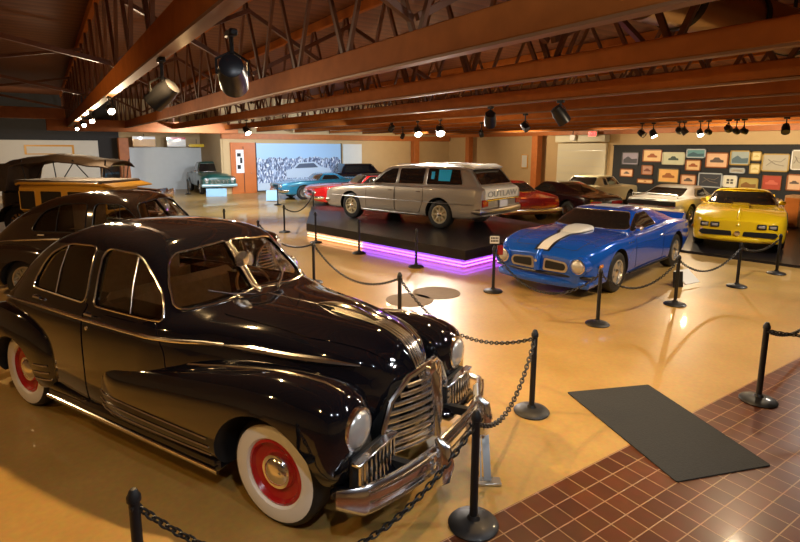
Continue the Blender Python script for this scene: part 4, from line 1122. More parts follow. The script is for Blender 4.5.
# ================================================================ later cars
def auto(name, lab, loc, rz, s, z0, paint, c, side_w, wind, back, wheel, R, wt, ax, wy, roof=None, trim=None, glass=None, doors=None, hoodp=None, trunkp=None, nx=44, sub=3, arch=None, off=.006):
    root = thing(name, lab, 'car')
    h = Hull(c, nx=nx, sub=sub)
    body = h.obj('body', paint, root, mats=[paint, M['dark']])
    ar = arch or R+.05
    for x in ax:
        for sd in (1, -1):
            cc = MB().lathe([(ar, wy-wt*.75), (ar, 1.4)] if sd > 0 else [(ar, -1.4), (ar, -wy+wt*.75)], 32, 'y', (x+.0013, 0, R+.012)); boolean(body, tmp(cc, M['dark']), 'DIFFERENCE', transfer=True)
    sharpen(body, 38)
    for poly, nm in side_w:
        for sd in (1, -1):
            pane(h, nm, round_poly(poly, .04), 'y', sd*.3, sd*1.3, root, glass, trim, .016)
    if wind: pane(h, 'windshield', round_poly(wind, .05), 'x', .0, 1.6, root, glass, trim, .018)
    if back: pane(h, 'rear_window', round_poly(back, .05), 'x', -.4, -2.9, root, glass, trim, .018)
    if roof: panel(h, 'roof_cover', roof[1], 'z', 1.05, 2, roof[0], root, off=.004)
    for p in (doors or []):
        for sd in (1, -1):
            outline(h, 'door_seam', round_poly(p, .04), 'y', 0, sd, M['dark'], root, r=.005, off=.000)
            xh = min(q[0] for q in p)+.14; zh = max(q[1] for q in p)-.1
            y = h.side(xh, zh, sd); MB().tube([(xh-.06, y, zh), (xh-.04, y+sd*.022, zh), (xh+.05, y+sd*.022, zh), (xh+.07, y, zh)], .009, 6).build('door_handle', M['chrome'], root)
    if hoodp: outline(h, 'hood_seam', round_poly(hoodp, .05), 'z', 0, 1, M['dark'], root, r=.005, off=.0)
    if trunkp: outline(h, 'trunk_seam', round_poly(trunkp, .05), 'z', 0, 1, M['dark'], root, r=.005, off=.0)
    if wheel: wheels(root, wheel, R, wt, ax[0], ax[1], wy)
    MB().box(((ax[0]+ax[1])/2, 0, .27), (ax[0]-ax[1]-.9, 1.2, .1), bev=.03).build('chassis', M['dark'], root)
    root.location = (*loc, z0); root.rotation_euler.z = rz; root.scale = (s, s, s)
    return root, h
def sidemirror(root, h, x, z, m, sides=(1, -1)):
    for sd in sides:
        y = h.side(x, z, sd); MB().box((x, y+sd*.09, z+.06), (.10, .14, .09), bev=.03).bar((x, y, z), (x, y+sd*.06, z+.04), .03, .03).build('side_mirror', m, root)
def bump(root, x, sg, W, z, hgt, m, depth=.12, curve=.12, name='bumper', wrap=.25):
    P = []
    for y in np.linspace(-W, W, 21):
        t = abs(y)/W; P.append((x-sg*curve*t**2.2, y, z))
    if wrap:
        a, b = P[0], P[-1]; P = [(a[0]-sg*wrap, a[1]+.0, z)]+P+[(b[0]-sg*wrap, b[1], z)]
    mb = MB().tube(P, hgt/2, 10, flat=depth/hgt); return mb.build(name, m, root)

# ---- blue coupe with white stripe
cb = dict(
 W=[(-2.42, .74), (-2.25, .86), (-1.5, .935), (-.8, .925), (0, .915), (1.4, .93), (2.0, .89), (2.22, .80), (2.32, .70)],
 W5=[(-2.42, .71), (-2.25, .83), (-1.5, .905), (-.8, .875), (0, .87), (1.4, .88), (2.0, .83), (2.22, .74), (2.32, .64)],
 Wc=[(-2.42, .66), (-2.2, .76), (-1.6, .78), (-.9, .77), (0, .77), (.7, .78), (1.4, .78), (2.0, .70), (2.32, .55)],
 Wr=[(-2.42, .60), (-2.1, .66), (-1.75, .66), (-1.1, .59), (-.5, .565), (.0, .575), (.4, .66), (.72, .66), (1.4, .62), (2.32, .42)],
 zb=[(-2.42, .42), (-2.1, .32), (-1.5, .22), (1.4, .20), (2.0, .19), (2.32, .22)],
 zs=[(-2.42, .80), (-2.2, .86), (-1.6, .905), (-1.2, .915), (-.6, .885), (.1, .855), (.8, .86), (1.4, .86), (1.9, .80), (2.2, .72), (2.32, .64)],
 zc=[(-2.42, .83), (-2.2, .885), (-1.6, .925), (-1.2, .935), (-.6, .905), (.1, .875), (.8, .875), (1.4, .865), (1.9, .81), (2.2, .73), (2.32, .65)],
 zr=[(-2.42, .845), (-2.1, .89), (-1.85, .92), (-1.2, 1.07), (-.8, 1.165), (-.4, 1.195), (-.02, 1.185), (.3, 1.05), (.68, .895), (.9, .895), (1.4, .875), (2.0, .80), (2.32, .66)],
 zt=[(-2.42, .85), (-2.1, .895), (-1.85, .93), (-1.2, 1.12), (-.8, 1.215), (-.4, 1.25), (0, 1.235), (.35, 1.09), (.78, .915), (1.0, .91), (1.4, .895), (2.0, .815), (2.32, .67)])
B_, h = auto('muscle_coupe', 'blue 1970s coupe with white hood stripe between chain stanchions', (9.47, 6.65), math.radians(191.4), 1.07, 0, M['blue_paint'], cb,
 [([(-.62, .935), (-.18, .915), (.52, .905), (.32, 1.03), (.02, 1.155), (-.42, 1.165)], 'side_window')],
 [(-.70, .93), (.70, .93), (.53, 1.185), (-.53, 1.185)], [(-.62, .96), (.62, .96), (.50, 1.15), (-.50, 1.15)], 'rally', .335, .23, (1.39, -1.36), .80,
 trim=M['chrome'], doors=[[(-.62, .30), (.68, .30), (.70, .84), (-.62, .86)]], hoodp=[(.85, -.72), (2.15, -.55), (2.15, .55), (.85, .72)], nx=60, sub=4)
B_.children[0]['label'] = 'blue painted body shell'
# stripe with black edges, scoop
h.patch('stripe_border', (.93, 2.27), lambda x: (-(.135+.10*min(1, max(0, (1.52-x)/.2))), .135+.10*min(1, max(0, (1.52-x)/.2))), M['black_trim'], B_, off=.006)
h.patch('hood_stripe', (.97, 2.24), lambda x: (-(.09+.10*min(1, max(0, (1.5-x)/.2))), .09+.10*min(1, max(0, (1.5-x)/.2))), M['white_paint'], B_, off=.011)
h.patch('roof_stripe', (-.75, -.08), lambda x: (-.24, .24), M['white_paint'], B_, off=.008)
sc = loft_ell([(.82, 0, .915, .17, .05), (.86, 0, .92, .22, .075), (1.05, 0, .915, .22, .075), (1.28, 0, .90, .17, .045), (1.40, 0, .89, .12, .02)], M['white_paint'], 'hood_scoop', B_, n=24, e=3)
box_obj('scoop_mouth', (.815, 0, .935), (.02, .28, .05), M['dark'], B_, .005)
# split nose: two grilles in pale bezels, body-colour beak, round lamps, bumper line, bright lower spoiler
for sd in (1, -1):
    g = [(sd*.08, .40), (sd*.10, .60), (sd*.47, .575), (sd*.52, .50), (sd*.48, .41)]
    MB().prism(round_poly(g, .04), 'x', 2.20, 2.352).build('grille_bezel', M['chrome_dull'], B_)
    gi = [(sd*.12, .435), (sd*.13, .57), (sd*.45, .55), (sd*.48, .50), (sd*.45, .44)]
    MB().prism(round_poly(gi, .03), 'x', 2.3, 2.358).build('grille', M['dark'], B_)
    MB().lathe([(.15, -.3), (.15, 0), (.128, .012), (.10, -.03)], 28, 'x', (2.36, sd*.68, .535), cap=False).build('headlight_pod', M['blue_paint'], B_)
    headlight(B_, (2.345, sd*.68, .535), .105, deep=.05)
    MB().box((2.27, sd*.62, .335), (.06, .16, .055), bev=.015).build('parking_lamp', M['lamp_glass'], B_)
    box_obj('marker_lamp', (2.02, sd*.905, .53), (.12, .02, .05), M['amber'], B_, .006)
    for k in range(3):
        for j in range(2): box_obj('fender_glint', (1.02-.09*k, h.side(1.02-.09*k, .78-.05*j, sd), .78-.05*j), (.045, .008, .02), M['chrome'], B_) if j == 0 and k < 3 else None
MB().tube([(2.10, 0, .70), (2.33, 0, .66), (2.40, 0, .56), (2.39, 0, .40)], [.04, .05, .055, .05], 12, flat=.9).build('nose_beak', M['blue_paint'], B_)
MB().lathe([(.03, 0), (.02, .012), (0, .014)], 12, 'x', (2.448, 0, .56)).build('beak_badge', M['chrome'], B_)
bump(B_, 2.36, 1, .84, .36, .05, M['black_trim'], .06, .12, 'bumper_strip', .1)
bump(B_, 2.38, 1, .80, .24, .12, M['blue_paint'], .07, .14, 'front_spoiler', .25)['label'] = 'bright blue chin spoiler'
# rear spoiler and lamps
MB().prism([(-2.42, .84), (-2.36, .99), (-2.30, .99), (-2.16, .88)], 'y', -.74, .74).build('rear_spoiler', M['blue_paint'], B_)
for sd in (1, -1):
    box_obj('tail_lamp', (-2.44, sd*.52, .68), (.04, .36, .12), M['tail_red'], B_, .01)
    MB().tube([(-.9, h.side(-.9, .5, sd)+sd*.0, .26), (.9, h.side(.9, .3, sd), .25)], .02, 8).build('rocker_trim', M['black_trim'], B_)
bump(B_, -2.44, -1, .80, .52, .12, M['blue_paint'], .08, .1, 'rear_bumper', .2)
sidemirror(B_, h, .42, .90, M['chrome'], (1,))
MB().tube([(-.05, .45, 1.03), (-.02, .30, 1.1)], .01, 6).build('wiper', M['dark'], B_)

# ---- yellow coupe, late 1970s nose with four square lamps
cy_ = dict(
 W=[(-2.55, .76), (-2.3, .88), (-1.5, .935), (0, .915), (1.4, .93), (2.05, .90), (2.32, .80), (2.42, .70)],
 W5=[(-2.55, .73), (-2.3, .85), (-1.5, .905), (0, .87), (1.4, .89), (2.05, .86), (2.32, .76), (2.42, .66)],
 Wc=[(-2.55, .68), (-2.2, .77), (-1.6, .78), (0, .77), (.7, .79), (1.4, .80), (2.05, .76), (2.42, .60)],
 Wr=[(-2.55, .62), (-2.1, .66), (-1.75, .66), (-1.1, .59), (-.5, .58), (.0, .60), (.4, .67), (.72, .68), (1.4, .64), (2.42, .48)],
 zb=[(-2.55, .42), (-2.1, .30), (-1.5, .22), (1.4, .20), (2.0, .19), (2.42, .26)],
 zs=[(-2.55, .80), (-2.2, .88), (-1.6, .91), (-1.2, .915), (.1, .87), (.8, .88), (1.4, .88), (1.9, .84), (2.25, .78), (2.42, .68)],
 zc=[(-2.55, .83), (-2.2, .90), (-1.6, .93), (-1.2, .935), (.1, .89), (.8, .895), (1.4, .885), (1.9, .85), (2.25, .79), (2.42, .69)],
 zr=[(-2.55, .845), (-2.1, .91), (-1.85, .93), (-1.2, 1.08), (-.8, 1.175), (-.4, 1.205), (-.02, 1.195), (.3, 1.05), (.68, .91), (.9, .91), (1.4, .895), (2.0, .86), (2.42, .71)],
 zt=[(-2.55, .85), (-2.1, .915), (-1.85, .94), (-1.2, 1.12), (-.8, 1.225), (-.4, 1.26), (0, 1.245), (.35, 1.10), (.78, .93), (1.0, .93), (1.4, .925), (2.0, .885), (2.42, .72)])
Y_, h = auto('sports_coupe', 'bright yellow coupe facing forward on the low dark platform near the pictures', (16.0, 6.9), math.radians(-157.2), 1.074, .06, M['yellow_paint'], cy_,
 [([(-.62, .945), (-.18, .93), (.50, .925), (.32, 1.03), (.02, 1.16), (-.42, 1.17)], 'side_window')],
 [(-.74, .94), (.74, .94), (.57, 1.195), (-.57, 1.195)], [(-.62, .96), (.62, .96), (.50, 1.15), (-.50, 1.15)], 'snow', .335, .23, (1.39, -1.36), .80, trim=M['black_trim'],
 doors=[[(-.62, .30), (.68, .30), (.70, .85), (-.62, .86)]], nx=52, sub=4)
for sd in (1, -1):
    for y in (.44, .64):
        x = 2.43-.10*(y-.3)**2*2
        box_obj('headlight_bezel', (x-.05, sd*y, .60), (.18, .175, .115), M['black_trim'], Y_, .015)
        box_obj('headlight', (x+.035, sd*y, .60), (.025, .125, .065), M['lamp_glass'], Y_, .01)
    MB().prism(round_poly([(sd*.10, .37), (sd*.12, .475), (sd*.70, .485), (sd*.75, .42), (sd*.68, .365)], .02), 'x', 2.2, 2.45).build('grille', M['dark'], Y_)
    box_obj('marker_lamp', (2.1, sd*.91, .5), (.12, .02, .05), M['amber'], Y_, .006)
MB().tube([(1.5, 0, .93), (2.1, 0, .875), (2.38, 0, .73), (2.44, 0, .60)], [.01, .025, .035, .03], 10).build('nose_ridge', M['yellow_paint'], Y_)
MB().lathe([(.055, 0), (.055, .02), (0, .025)], 20, 'x', (2.45, 0, .43)).build('nose_badge', M['chrome'], Y_)
bump(Y_, 2.44, 1, .78, .29, .12, M['yellow_paint'], .09, .16, 'front_bumper', .25)
h.patch('hood_scoop', (.86, 1.45), lambda x: (-.17, .17), M['yellow_paint'], Y_, off=.05)
MB().tube([(.02, -.50, 1.225), (.06, 0, 1.255), (.02, .50, 1.225)], .018, 8).build('roof_edge_trim', M['yellow_paint'], Y_)
MB().prism([(-2.55, .84), (-2.48, .98), (-2.42, .98), (-2.26, .88)], 'y', -.76, .76).build('rear_spoiler', M['yellow_paint'], Y_)
sidemirror(Y_, h, .46, .92, M['yellow_paint'])

# ---- silver beige station wagon on the platform
cw = dict(
 W=[(-2.58, .86), (-2.45, .92), (-1.5, .965), (0, .96), (1.5, .96), (2.2, .93), (2.5, .86), (2.62, .78)],
 W5=[(-2.58, .83), (-2.45, .89), (-1.5, .93), (0, .925), (1.5, .92), (2.2, .89), (2.5, .82), (2.62, .74)],
 Wc=[(-2.58, .78), (-2.4, .83), (-1.5, .85), (0, .85), (.9, .84), (1.5, .84), (2.2, .80), (2.62, .66)],
 Wr=[(-2.58, .74), (-2.42, .74), (-2.05, .70), (-1.0, .69), (.4, .66), (.6, .68), (.95, .72), (1.5, .68), (2.62, .5)],
 zb=[(-2.58, .36), (-2.2, .28), (1.5, .24), (2.3, .24), (2.62, .30)],
 zs=[(-2.58, .93), (-2.4, .99), (-1.6, .985), (-.6, .955), (.5, .94), (1.0, .90), (1.6, .87), (2.2, .80), (2.62, .68)],
 zc=[(-2.58, .95), (-2.4, 1.01), (-1.6, 1.005), (-.6, .975), (.5, .96), (1.0, .92), (1.6, .88), (2.2, .81), (2.62, .69)],
 zr=[(-2.58, .97), (-2.45, 1.03), (-2.25, 1.25), (-2.05, 1.40), (-1.8, 1.42), (-.6, 1.43), (.15, 1.40), (.4, 1.33), (.9, .99), (1.1, .94), (1.6, .89), (2.2, .825), (2.62, .71)],
 zt=[(-2.58, .98), (-2.45, 1.04), (-2.25, 1.27), (-2.05, 1.45), (-1.8, 1.475), (-.6, 1.48), (.15, 1.45), (.45, 1.33), (.98, .99), (1.2, .95), (1.6, .905), (2.2, .84), (2.62, .72)])
W_, h = auto('station_wagon', 'silver beige station wagon on the black platform, seen from its rear left', (9.05, 12.75), math.radians(105.5), 1.12, .40, M['silver_beige_paint'], cw,
 [([(-.05, 1.005), (.74, .985), (.40, 1.26), (.18, 1.36), (-.05, 1.375)], 'side_window'), ([(-.92, 1.02), (-.13, 1.01), (-.13, 1.38), (-.92, 1.40)], 'side_window'), ([(-2.05, 1.05), (-1.02, 1.025), (-1.02, 1.40), (-1.92, 1.39)], 'side_window')],
 [(-.74, 1.01), (.74, 1.01), (.60, 1.38), (-.60, 1.38)], [(-.68, 1.06), (.68, 1.06), (.60, 1.39), (-.60, 1.39)], 'gold', .34, .2, (1.475, -1.475), .83, trim=M['chrome_dull'],
 doors=[[(-.09, .34), (.90, .34), (.88, .93), (-.09, .94)], [(-1.0, .60), (-.88, .34), (-.11, .34), (-.11, .94), (-1.0, .95)]], nx=60, sub=4)
for sd in (1, -1):
    MB().tube([(.1, sd*.58, 1.47), (-.9, sd*.60, 1.50), (-1.9, sd*.60, 1.485)], .012, 8).build('roof_rack_rail', M['chrome_dull'], W_)
    h.strip('side_molding', [(-2.4, .62), (-1.0, .61), (.5, .60), (2.2, .60)], M['chrome_dull'], W_, r=.010, side=sd, off=.0)
    h.strip('rocker_molding', [(-1.0, .30), (0, .29), (1.0, .29)], M['chrome_dull'], W_, r=.018, side=sd, off=-.01)
    box_obj('tail_lamp', (-2.60, sd*.74, .66), (.05, .22, .16), M['tail_red'], W_, .012)
    box_obj('headlight', (2.63, sd*.60, .60), (.04, .3, .15), M['lamp_glass'], W_, .012)
    for k, x in enumerate([-1.28, -1.62] if sd > 0 else []):
        w_ = (.12, .36)[k]; y = h.side(x, 1.22, sd)
sticker_mat = mat('window_sticker_cyan', (.01, .48, .95), .35)  # one even cyan for the cards in the wagon side window
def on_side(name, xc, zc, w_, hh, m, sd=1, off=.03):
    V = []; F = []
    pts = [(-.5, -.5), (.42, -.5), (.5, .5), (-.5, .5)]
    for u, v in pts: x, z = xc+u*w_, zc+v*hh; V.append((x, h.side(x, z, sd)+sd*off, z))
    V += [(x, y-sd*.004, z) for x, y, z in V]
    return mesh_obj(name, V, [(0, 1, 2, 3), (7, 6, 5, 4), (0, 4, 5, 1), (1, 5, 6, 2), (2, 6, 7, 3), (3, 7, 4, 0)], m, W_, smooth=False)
on_side('cyan_card', -1.52, 1.25, .36, .26, sticker_mat)['label'] = 'bright cyan card in the rear side window'
on_side('cyan_card', -1.19, 1.24, .10, .17, sticker_mat)['label'] = 'small bright cyan card in the rear side window'
for nm in [o for o in W_.children if o.name.startswith('cyan_card')]: nm.name = 'window_card'
# tailgate: pale panel with raised letters, roof visor, bumper with plate, spare look
TG = mat('tailgate_cream_white', (.84, .81, .68), .35, 0, .5)
bx = panel(h, 'tailgate', round_poly([(-.731, .703), (.731, .703), (.731, 1.0), (.70, 1.027), (-.70, 1.027), (-.731, 1.0)], .03), 'x', -2.31, -2.9, TG, W_, off=.0065)
Mx = Matrix.Translation((-2.618, 0, .845)) @ Matrix.Rotation(-PI/2, 4, 'Z') @ Matrix.Rotation(PI/2, 4, 'X') @ Matrix.Scale(1.6, 4, (1, 0, 0))
text_obj('lettering', 'OUTLAW', .19, mat('faded_letter', (.42, .41, .36), .4), bx, Mx, .004)
MB().box((-2.62, 0, .725), (.05, 1.46, .05), bev=.015).build('tailgate_trim', M['chrome'], W_)
MB().prism([(-2.24, 1.43), (-2.06, 1.50), (-1.85, 1.50), (-1.9, 1.46), (-2.2, 1.40)], 'y', -.62, .62).build('rear_visor', TG, W_)
bump(W_, -2.63, -1, .88, .47, .14, M['chrome_dull'], .09, .05, 'rear_bumper', .22)
bump(W_, 2.66, 1, .86, .44, .12, M['chrome_dull'], .09, .14, 'front_bumper', .2)
MB().box((-2.64, 0, .62), (.03, .34, .15), bev=.005).build('license_plate', M['plate_white'], W_)
MB().box((2.62, 0, .62), (.03, .84, .22), bev=.01).build('grille', M['dark'], W_)
MB().lathe([(.22, 0), (.24, .03), (.24, .17), (.22, .2)], 28, 'y', (-2.0, -.1, .36)).build('fuel_tank', M['chrome_dull'], W_)
sidemirror(W_, h, .72, .97, M['chrome_dull'], (1,))

# ---- shared body for the mid-distance hardtops
def gen(L0, L1, W, belt, roof_z, cowl, wst, rt, bl, hood_z, nose_z, deck_z, Rw=.58, zb=.24, tail_z=None, sub=3):
    tz = tail_z or deck_z-.06
    k = W/.93
    return dict(
     W=[(L0, W*.84), (L0+.2, W*.95), (-1.4, W), (0, W*.985), (1.4, W), (L1-.35, W*.96), (L1, W*.80)],
     W5=[(L0, W*.80), (L0+.2, W*.91), (-1.4, W*.965), (0, W*.95), (1.4, W*.96), (L1-.35, W*.92), (L1, W*.76)],
     Wc=[(L0, W*.74), (L0+.3, W*.84), (-1.4, W*.86), (0, W*.86), (1.4, W*.86), (L1-.35, W*.82), (L1, W*.66)],
     Wr=[(L0, .62*k), (bl-.1, .66*k), (bl, .64*k), (rt, Rw), (wst, Rw+.01), (cowl-.05, .68*k), (1.4, .62*k), (L1, .45*k)],
     zb=[(L0, zb+.16), (L0+.4, zb+.04), (-1.4, zb), (1.4, zb), (L1-.4, zb), (L1, zb+.08)],
     zs=[(L0, tz-.03), (L0+.25, deck_z-.03), (-1.3, belt+.01), (0, belt-.02), (cowl, belt-.02), (1.4, hood_z-.02), (L1-.3, nose_z+.02), (L1, nose_z-.06)],
     zc=[(L0, tz-.01), (L0+.25, deck_z-.01), (-1.3, belt+.03), (0, belt), (cowl, belt), (1.4, hood_z-.005), (L1-.3, nose_z+.03), (L1, nose_z-.05)],
     zr=[(L0, tz), (bl-.15, deck_z), (bl, deck_z+.02), ((bl+rt)/2, (deck_z+roof_z)/2), (rt, roof_z-.05), (wst, roof_z-.055), ((wst+cowl)/2, (roof_z+hood_z)/2-.03), (cowl-.05, hood_z+.01), (1.4, hood_z), (L1-.3, nose_z+.04), (L1, nose_z-.04)],
     zt=[(L0, tz+.01), (bl-.15, deck_z+.01), (bl, deck_z+.03), ((bl+rt)/2, (deck_z+roof_z)/2+.035), (rt, roof_z-.005), ((rt+wst)/2, roof_z), (wst, roof_z-.01), ((wst+cowl)/2, (roof_z+hood_z)/2+.01), (cowl+.05, hood_z+.025), (1.4, hood_z+.02), (L1-.3, nose_z+.05), (L1, nose_z-.03)])
def simple(name, lab, loc, deg, s, z0, paint, g, side, wind, back, wheel='steel', R=.33, wt=.19, ax=(1.4, -1.4), trim=None, bumpers=M['chrome'], roof=None, L=(-2.45, 2.45), W=.93, lamps='round', tail='wide', zlamp=.60, zbump=.44, tz=.66, doors=None):
    r, h = auto(name, lab, loc, math.radians(deg), s, z0, paint, g, side, wind, back, wheel, R, wt, ax, W-.13, trim=trim, roof=roof, nx=38, sub=3, doors=doors)
    if bumpers:
        bump(r, L[1]+.06, 1, W*.9, zbump, .13, bumpers, .1, .1, 'front_bumper', .3); bump(r, L[0]-.05, -1, W*.92, zbump+.04, .13, bumpers, .1, .06, 'rear_bumper', .3)
    for sd in (1, -1):
        if lamps == 'round':
            for y in (W*.72, W*.50): headlight(r, (L[1]+.0, sd*y, zlamp), .075, deep=.05)
        elif lamps == 'one': headlight(r, (L[1]-.01, sd*W*.7, zlamp), .09, deep=.06)
        else: box_obj('headlight', (L[1]+.0, sd*W*.62, zlamp), (.05, .3, .12), M['lamp_glass'], r, .012)
        w_ = .5 if tail == 'wide' else .22
        box_obj('tail_lamp', (L[0]-.015, sd*(W*.86-w_/2-.05), tz), (.04, w_, .11), M['tail_red'], r, .012)
    box_obj('grille', (L[1]+.0, 0, zlamp-.02), (.04, W*.72, .14), M['dark'], r, .01)
    return r, h
SW = lambda x0, x1, z0, z1, xa, xb: [([(x0, z0), (x1, z0-.01), (xa, z1), (xb, z1)], 'side_window')]
# dark red coupe seen from behind the wagon
gI = gen(-2.5, 2.4, .96, .92, 1.30, .75, .1, -.7, -1.55, .92, .78, .90, tail_z=.84)
simple('hardtop_coupe', 'dark red coupe behind the wagon with chrome rear bumper toward us', (14.1, 14.4), 73, 1.05, 0, M['dark_red_paint'], gI, SW(-.75, .6, .955, 1.22, .1, -.55), [(-.7, .96), (.7, .96), (.54, 1.24), (-.54, 1.24)], [(-.62, .96), (.62, .96), (.5, 1.22), (-.5, 1.22)], L=(-2.5, 2.4), W=.96, trim=M['chrome'], tz=.68)
# maroon fastback
gJ = gen(-2.35, 2.4, .92, .90, 1.30, .75, .15, -.45, -1.9, .90, .76, .88)
simple('fastback_coupe', 'very dark maroon fastback coupe between dark red and cream cars', (16.3, 13.5), 83, 1.0, .0, M['maroon_paint'], gJ, SW(-.7, .6, .94, 1.21, .12, -.35), [(-.7, .94), (.7, .94), (.54, 1.24), (-.54, 1.24)], [(-.55, 1.0), (.55, 1.0), (.48, 1.22), (-.48, 1.22)], L=(-2.35, 2.4), W=.92)
# cream notchback
gK = gen(-2.5, 2.45, .94, .93, 1.36, .85, .35, -.85, -1.45, .92, .80, .95)
simple('notchback_sedan', 'cream coloured notchback car with dark windows near the cream roll door', (20.3, 14.75), 8, 1.0, 0, M['cream_paint'], gK, [([(-.75, .97), (-.45, .97), (-.45, 1.28), (-.68, 1.27)], 'side_window'), ([(-.37, .97), (.62, .95), (.28, 1.27), (-.37, 1.28)], 'side_window')], [(-.72, .96), (.72, .96), (.55, 1.29), (-.55, 1.29)], [(-.66, .99), (.66, .99), (.56, 1.29), (-.56, 1.29)], L=(-2.5, 2.45), W=.94, trim=M['chrome_dull'])
# silver hatchback
gL = gen(-2.1, 2.15, .90, .84, 1.20, .85, .15, -.45, -1.45, .80, .66, .86, tail_z=.82)
r, h = simple('sports_hatchback', 'silver wedge shaped sports car with black rear band between blue and yellow coupes', (18.45, 9.95), 6, 1.02, .06, M['silver_paint'], gL, SW(-.75, .65, .87, 1.11, .15, -.45), [(-.68, .88), (.68, .88), (.54, 1.14), (-.54, 1.14)], [(-.60, .90), (.60, .90), (.52, 1.12), (-.52, 1.12)], wheel='alloy', L=(-2.1, 2.15), W=.90, bumpers=None, R=.31, ax=(1.25, -1.22), lamps='box', zlamp=.56)
MB().box((-2.12, 0, .70), (.06, 1.52, .16), bev=.02).build('rear_band', M['black_trim'], r)
bump(r, -2.16, -1, .84, .46, .2, mat('pale_bumper', (.62, .56, .42), .4), .12, .06, 'rear_bumper', .3)
MB().tube([(-1.9, -.72, .86), (-1.93, -.72, .96), (-1.96, 0, .98), (-1.93, .72, .96), (-1.9, .72, .86)], .022, 8).build('rear_wing', M['silver_paint'], r)
# turquoise car in front of the mural
gT = gen(-2.6, 2.55, .96, .90, 1.22, .7, .3, -.3, -.95, .90, .80, .92, Rw=.56)
r, h = simple('turquoise_convertible', 'long turquoise 1960s car parked in front of the photo mural', (11.9, 24.8), 179, 1.02, 0, M['turquoise_paint'], gT, SW(-.45, .5, .94, 1.12, .3, -.3), [(-.68, .94), (.68, .94), (.54, 1.16), (-.54, 1.16)], None, L=(-2.6, 2.55), W=.96, ax=(1.5, -1.5), trim=M['chrome'], zlamp=.66)
h.strip('side_trim', [(-2.3, .62), (0, .64), (2.3, .68)], M['chrome'], r, r=.012, side=1)
# red coupe
gR = gen(-2.55, 2.5, .95, .91, 1.30, .65, .1, -.65, -1.4, .91, .82, .90)
r, h = simple('red_hardtop', 'bright red coupe with chrome bumper behind the wagon nose', (11.9, 20.5), 172, 1.05, 0, M['red_paint'], gR, SW(-.75, .5, .95, 1.21, .1, -.5), [(-.7, .95), (.7, .95), (.54, 1.24), (-.54, 1.24)], [(-.6, .95), (.6, .95), (.5, 1.2), (-.5, 1.2)], L=(-2.55, 2.5), W=.95, ax=(1.45, -1.45), trim=M['chrome'], zlamp=.64)
panel(h, 'roof_cover', [(-1.5, -.8), (.25, -.8), (.25, .8), (-1.5, .8)], 'z', 1.235, 2, M['black_trim'], r, off=.0063)['label'] = 'black roof skin'
# second blue-grey car roof behind the red one
gS = gen(-2.4, 2.3, .92, .90, 1.30, .65, .1, -.65, -1.4, .90, .80, .90)
simple('grey_blue_coupe', 'grey blue car mostly hidden behind the red coupe roof', (15.8, 21.7), 152, 1.0, 0, mat('slate_paint', (.07, .11, .18), .3, .2, .9), gS, SW(-.75, .5, .94, 1.21, .1, -.5), [(-.7, .94), (.7, .94), (.54, 1.24), (-.54, 1.24)], [(-.6, .95), (.6, .95), (.5, 1.2), (-.5, 1.2)], L=(-2.4, 2.3), W=.92)
# black jeep-like car in front of the pale panel
gV = gen(-2.0, 2.0, .86, 1.1, 1.62, .75, .45, -1.2, -1.7, 1.08, .98, 1.12, Rw=.62, zb=.3)
simple('black_antique_car', 'small dark rounded car roof in front of the pale blank panel', (14.7, 27.5), 176, 1.0, 0, M['black_paint'], gV, SW(-1.1, .55, 1.14, 1.48, .4, -.95), [(-.62, 1.14), (.62, 1.14), (.56, 1.5), (-.56, 1.5)], None, L=(-2.0, 2.0), W=.86, R=.36, ax=(1.3, -1.3), lamps='one', zlamp=.8)
# ================================================================ older cars behind the front sedan, and the pickup
vintage_sedan('dark brown black rounded 1930s sedan parked directly behind the glossy black one', (1.34, 9.95), math.radians(-39), 1.01, M['dark_brown_paint'], hollow=True, second=True)

def round_lamp(root, x, y, z, R, aim='x'):
    o = MB().lathe([(.02, -.16), (R*.5, -.14), (R*.9, -.07), (R, 0), (R*1.05, .01), (R*.95, .02)], 24, 'x', (x, y, z)).build('headlight', M['chrome'], root)
    MB().lathe([(R*.97, .012), (R*.5, .03), (0, .035)], 24, 'x', (x, y, z), cap=False).build('headlight_lens', M['lamp_glass'], o)
def wing(root, x0, x1, y, r, m, name, sd, w=.24):
    """open cycle-style fender: an arched sheet over the wheel"""
    V = []; F = []; n = 18
    for i in range(n+1):
        a = math.radians(-12+ (192)*i/n)
        for j, (dy, dr) in enumerate([(-w/2, -.03), (-w/2, 0), (0, .03), (w/2, 0), (w/2, -.03), (0, .015)]):
            V.append((x0+math.cos(a)*(r+dr), sd*(y+dy), .36+math.sin(a)*(r+dr)))
    for i in range(n):
        for j in range(6): F.append((i*6+j, i*6+(j+1) % 6, (i+1)*6+(j+1) % 6, (i+1)*6+j))
    F.append((0, 1, 2, 3, 4, 5)); F.append(tuple(n*6+k for k in (5, 4, 3, 2, 1, 0)))
    return mesh_obj(name, V, F, m, root)
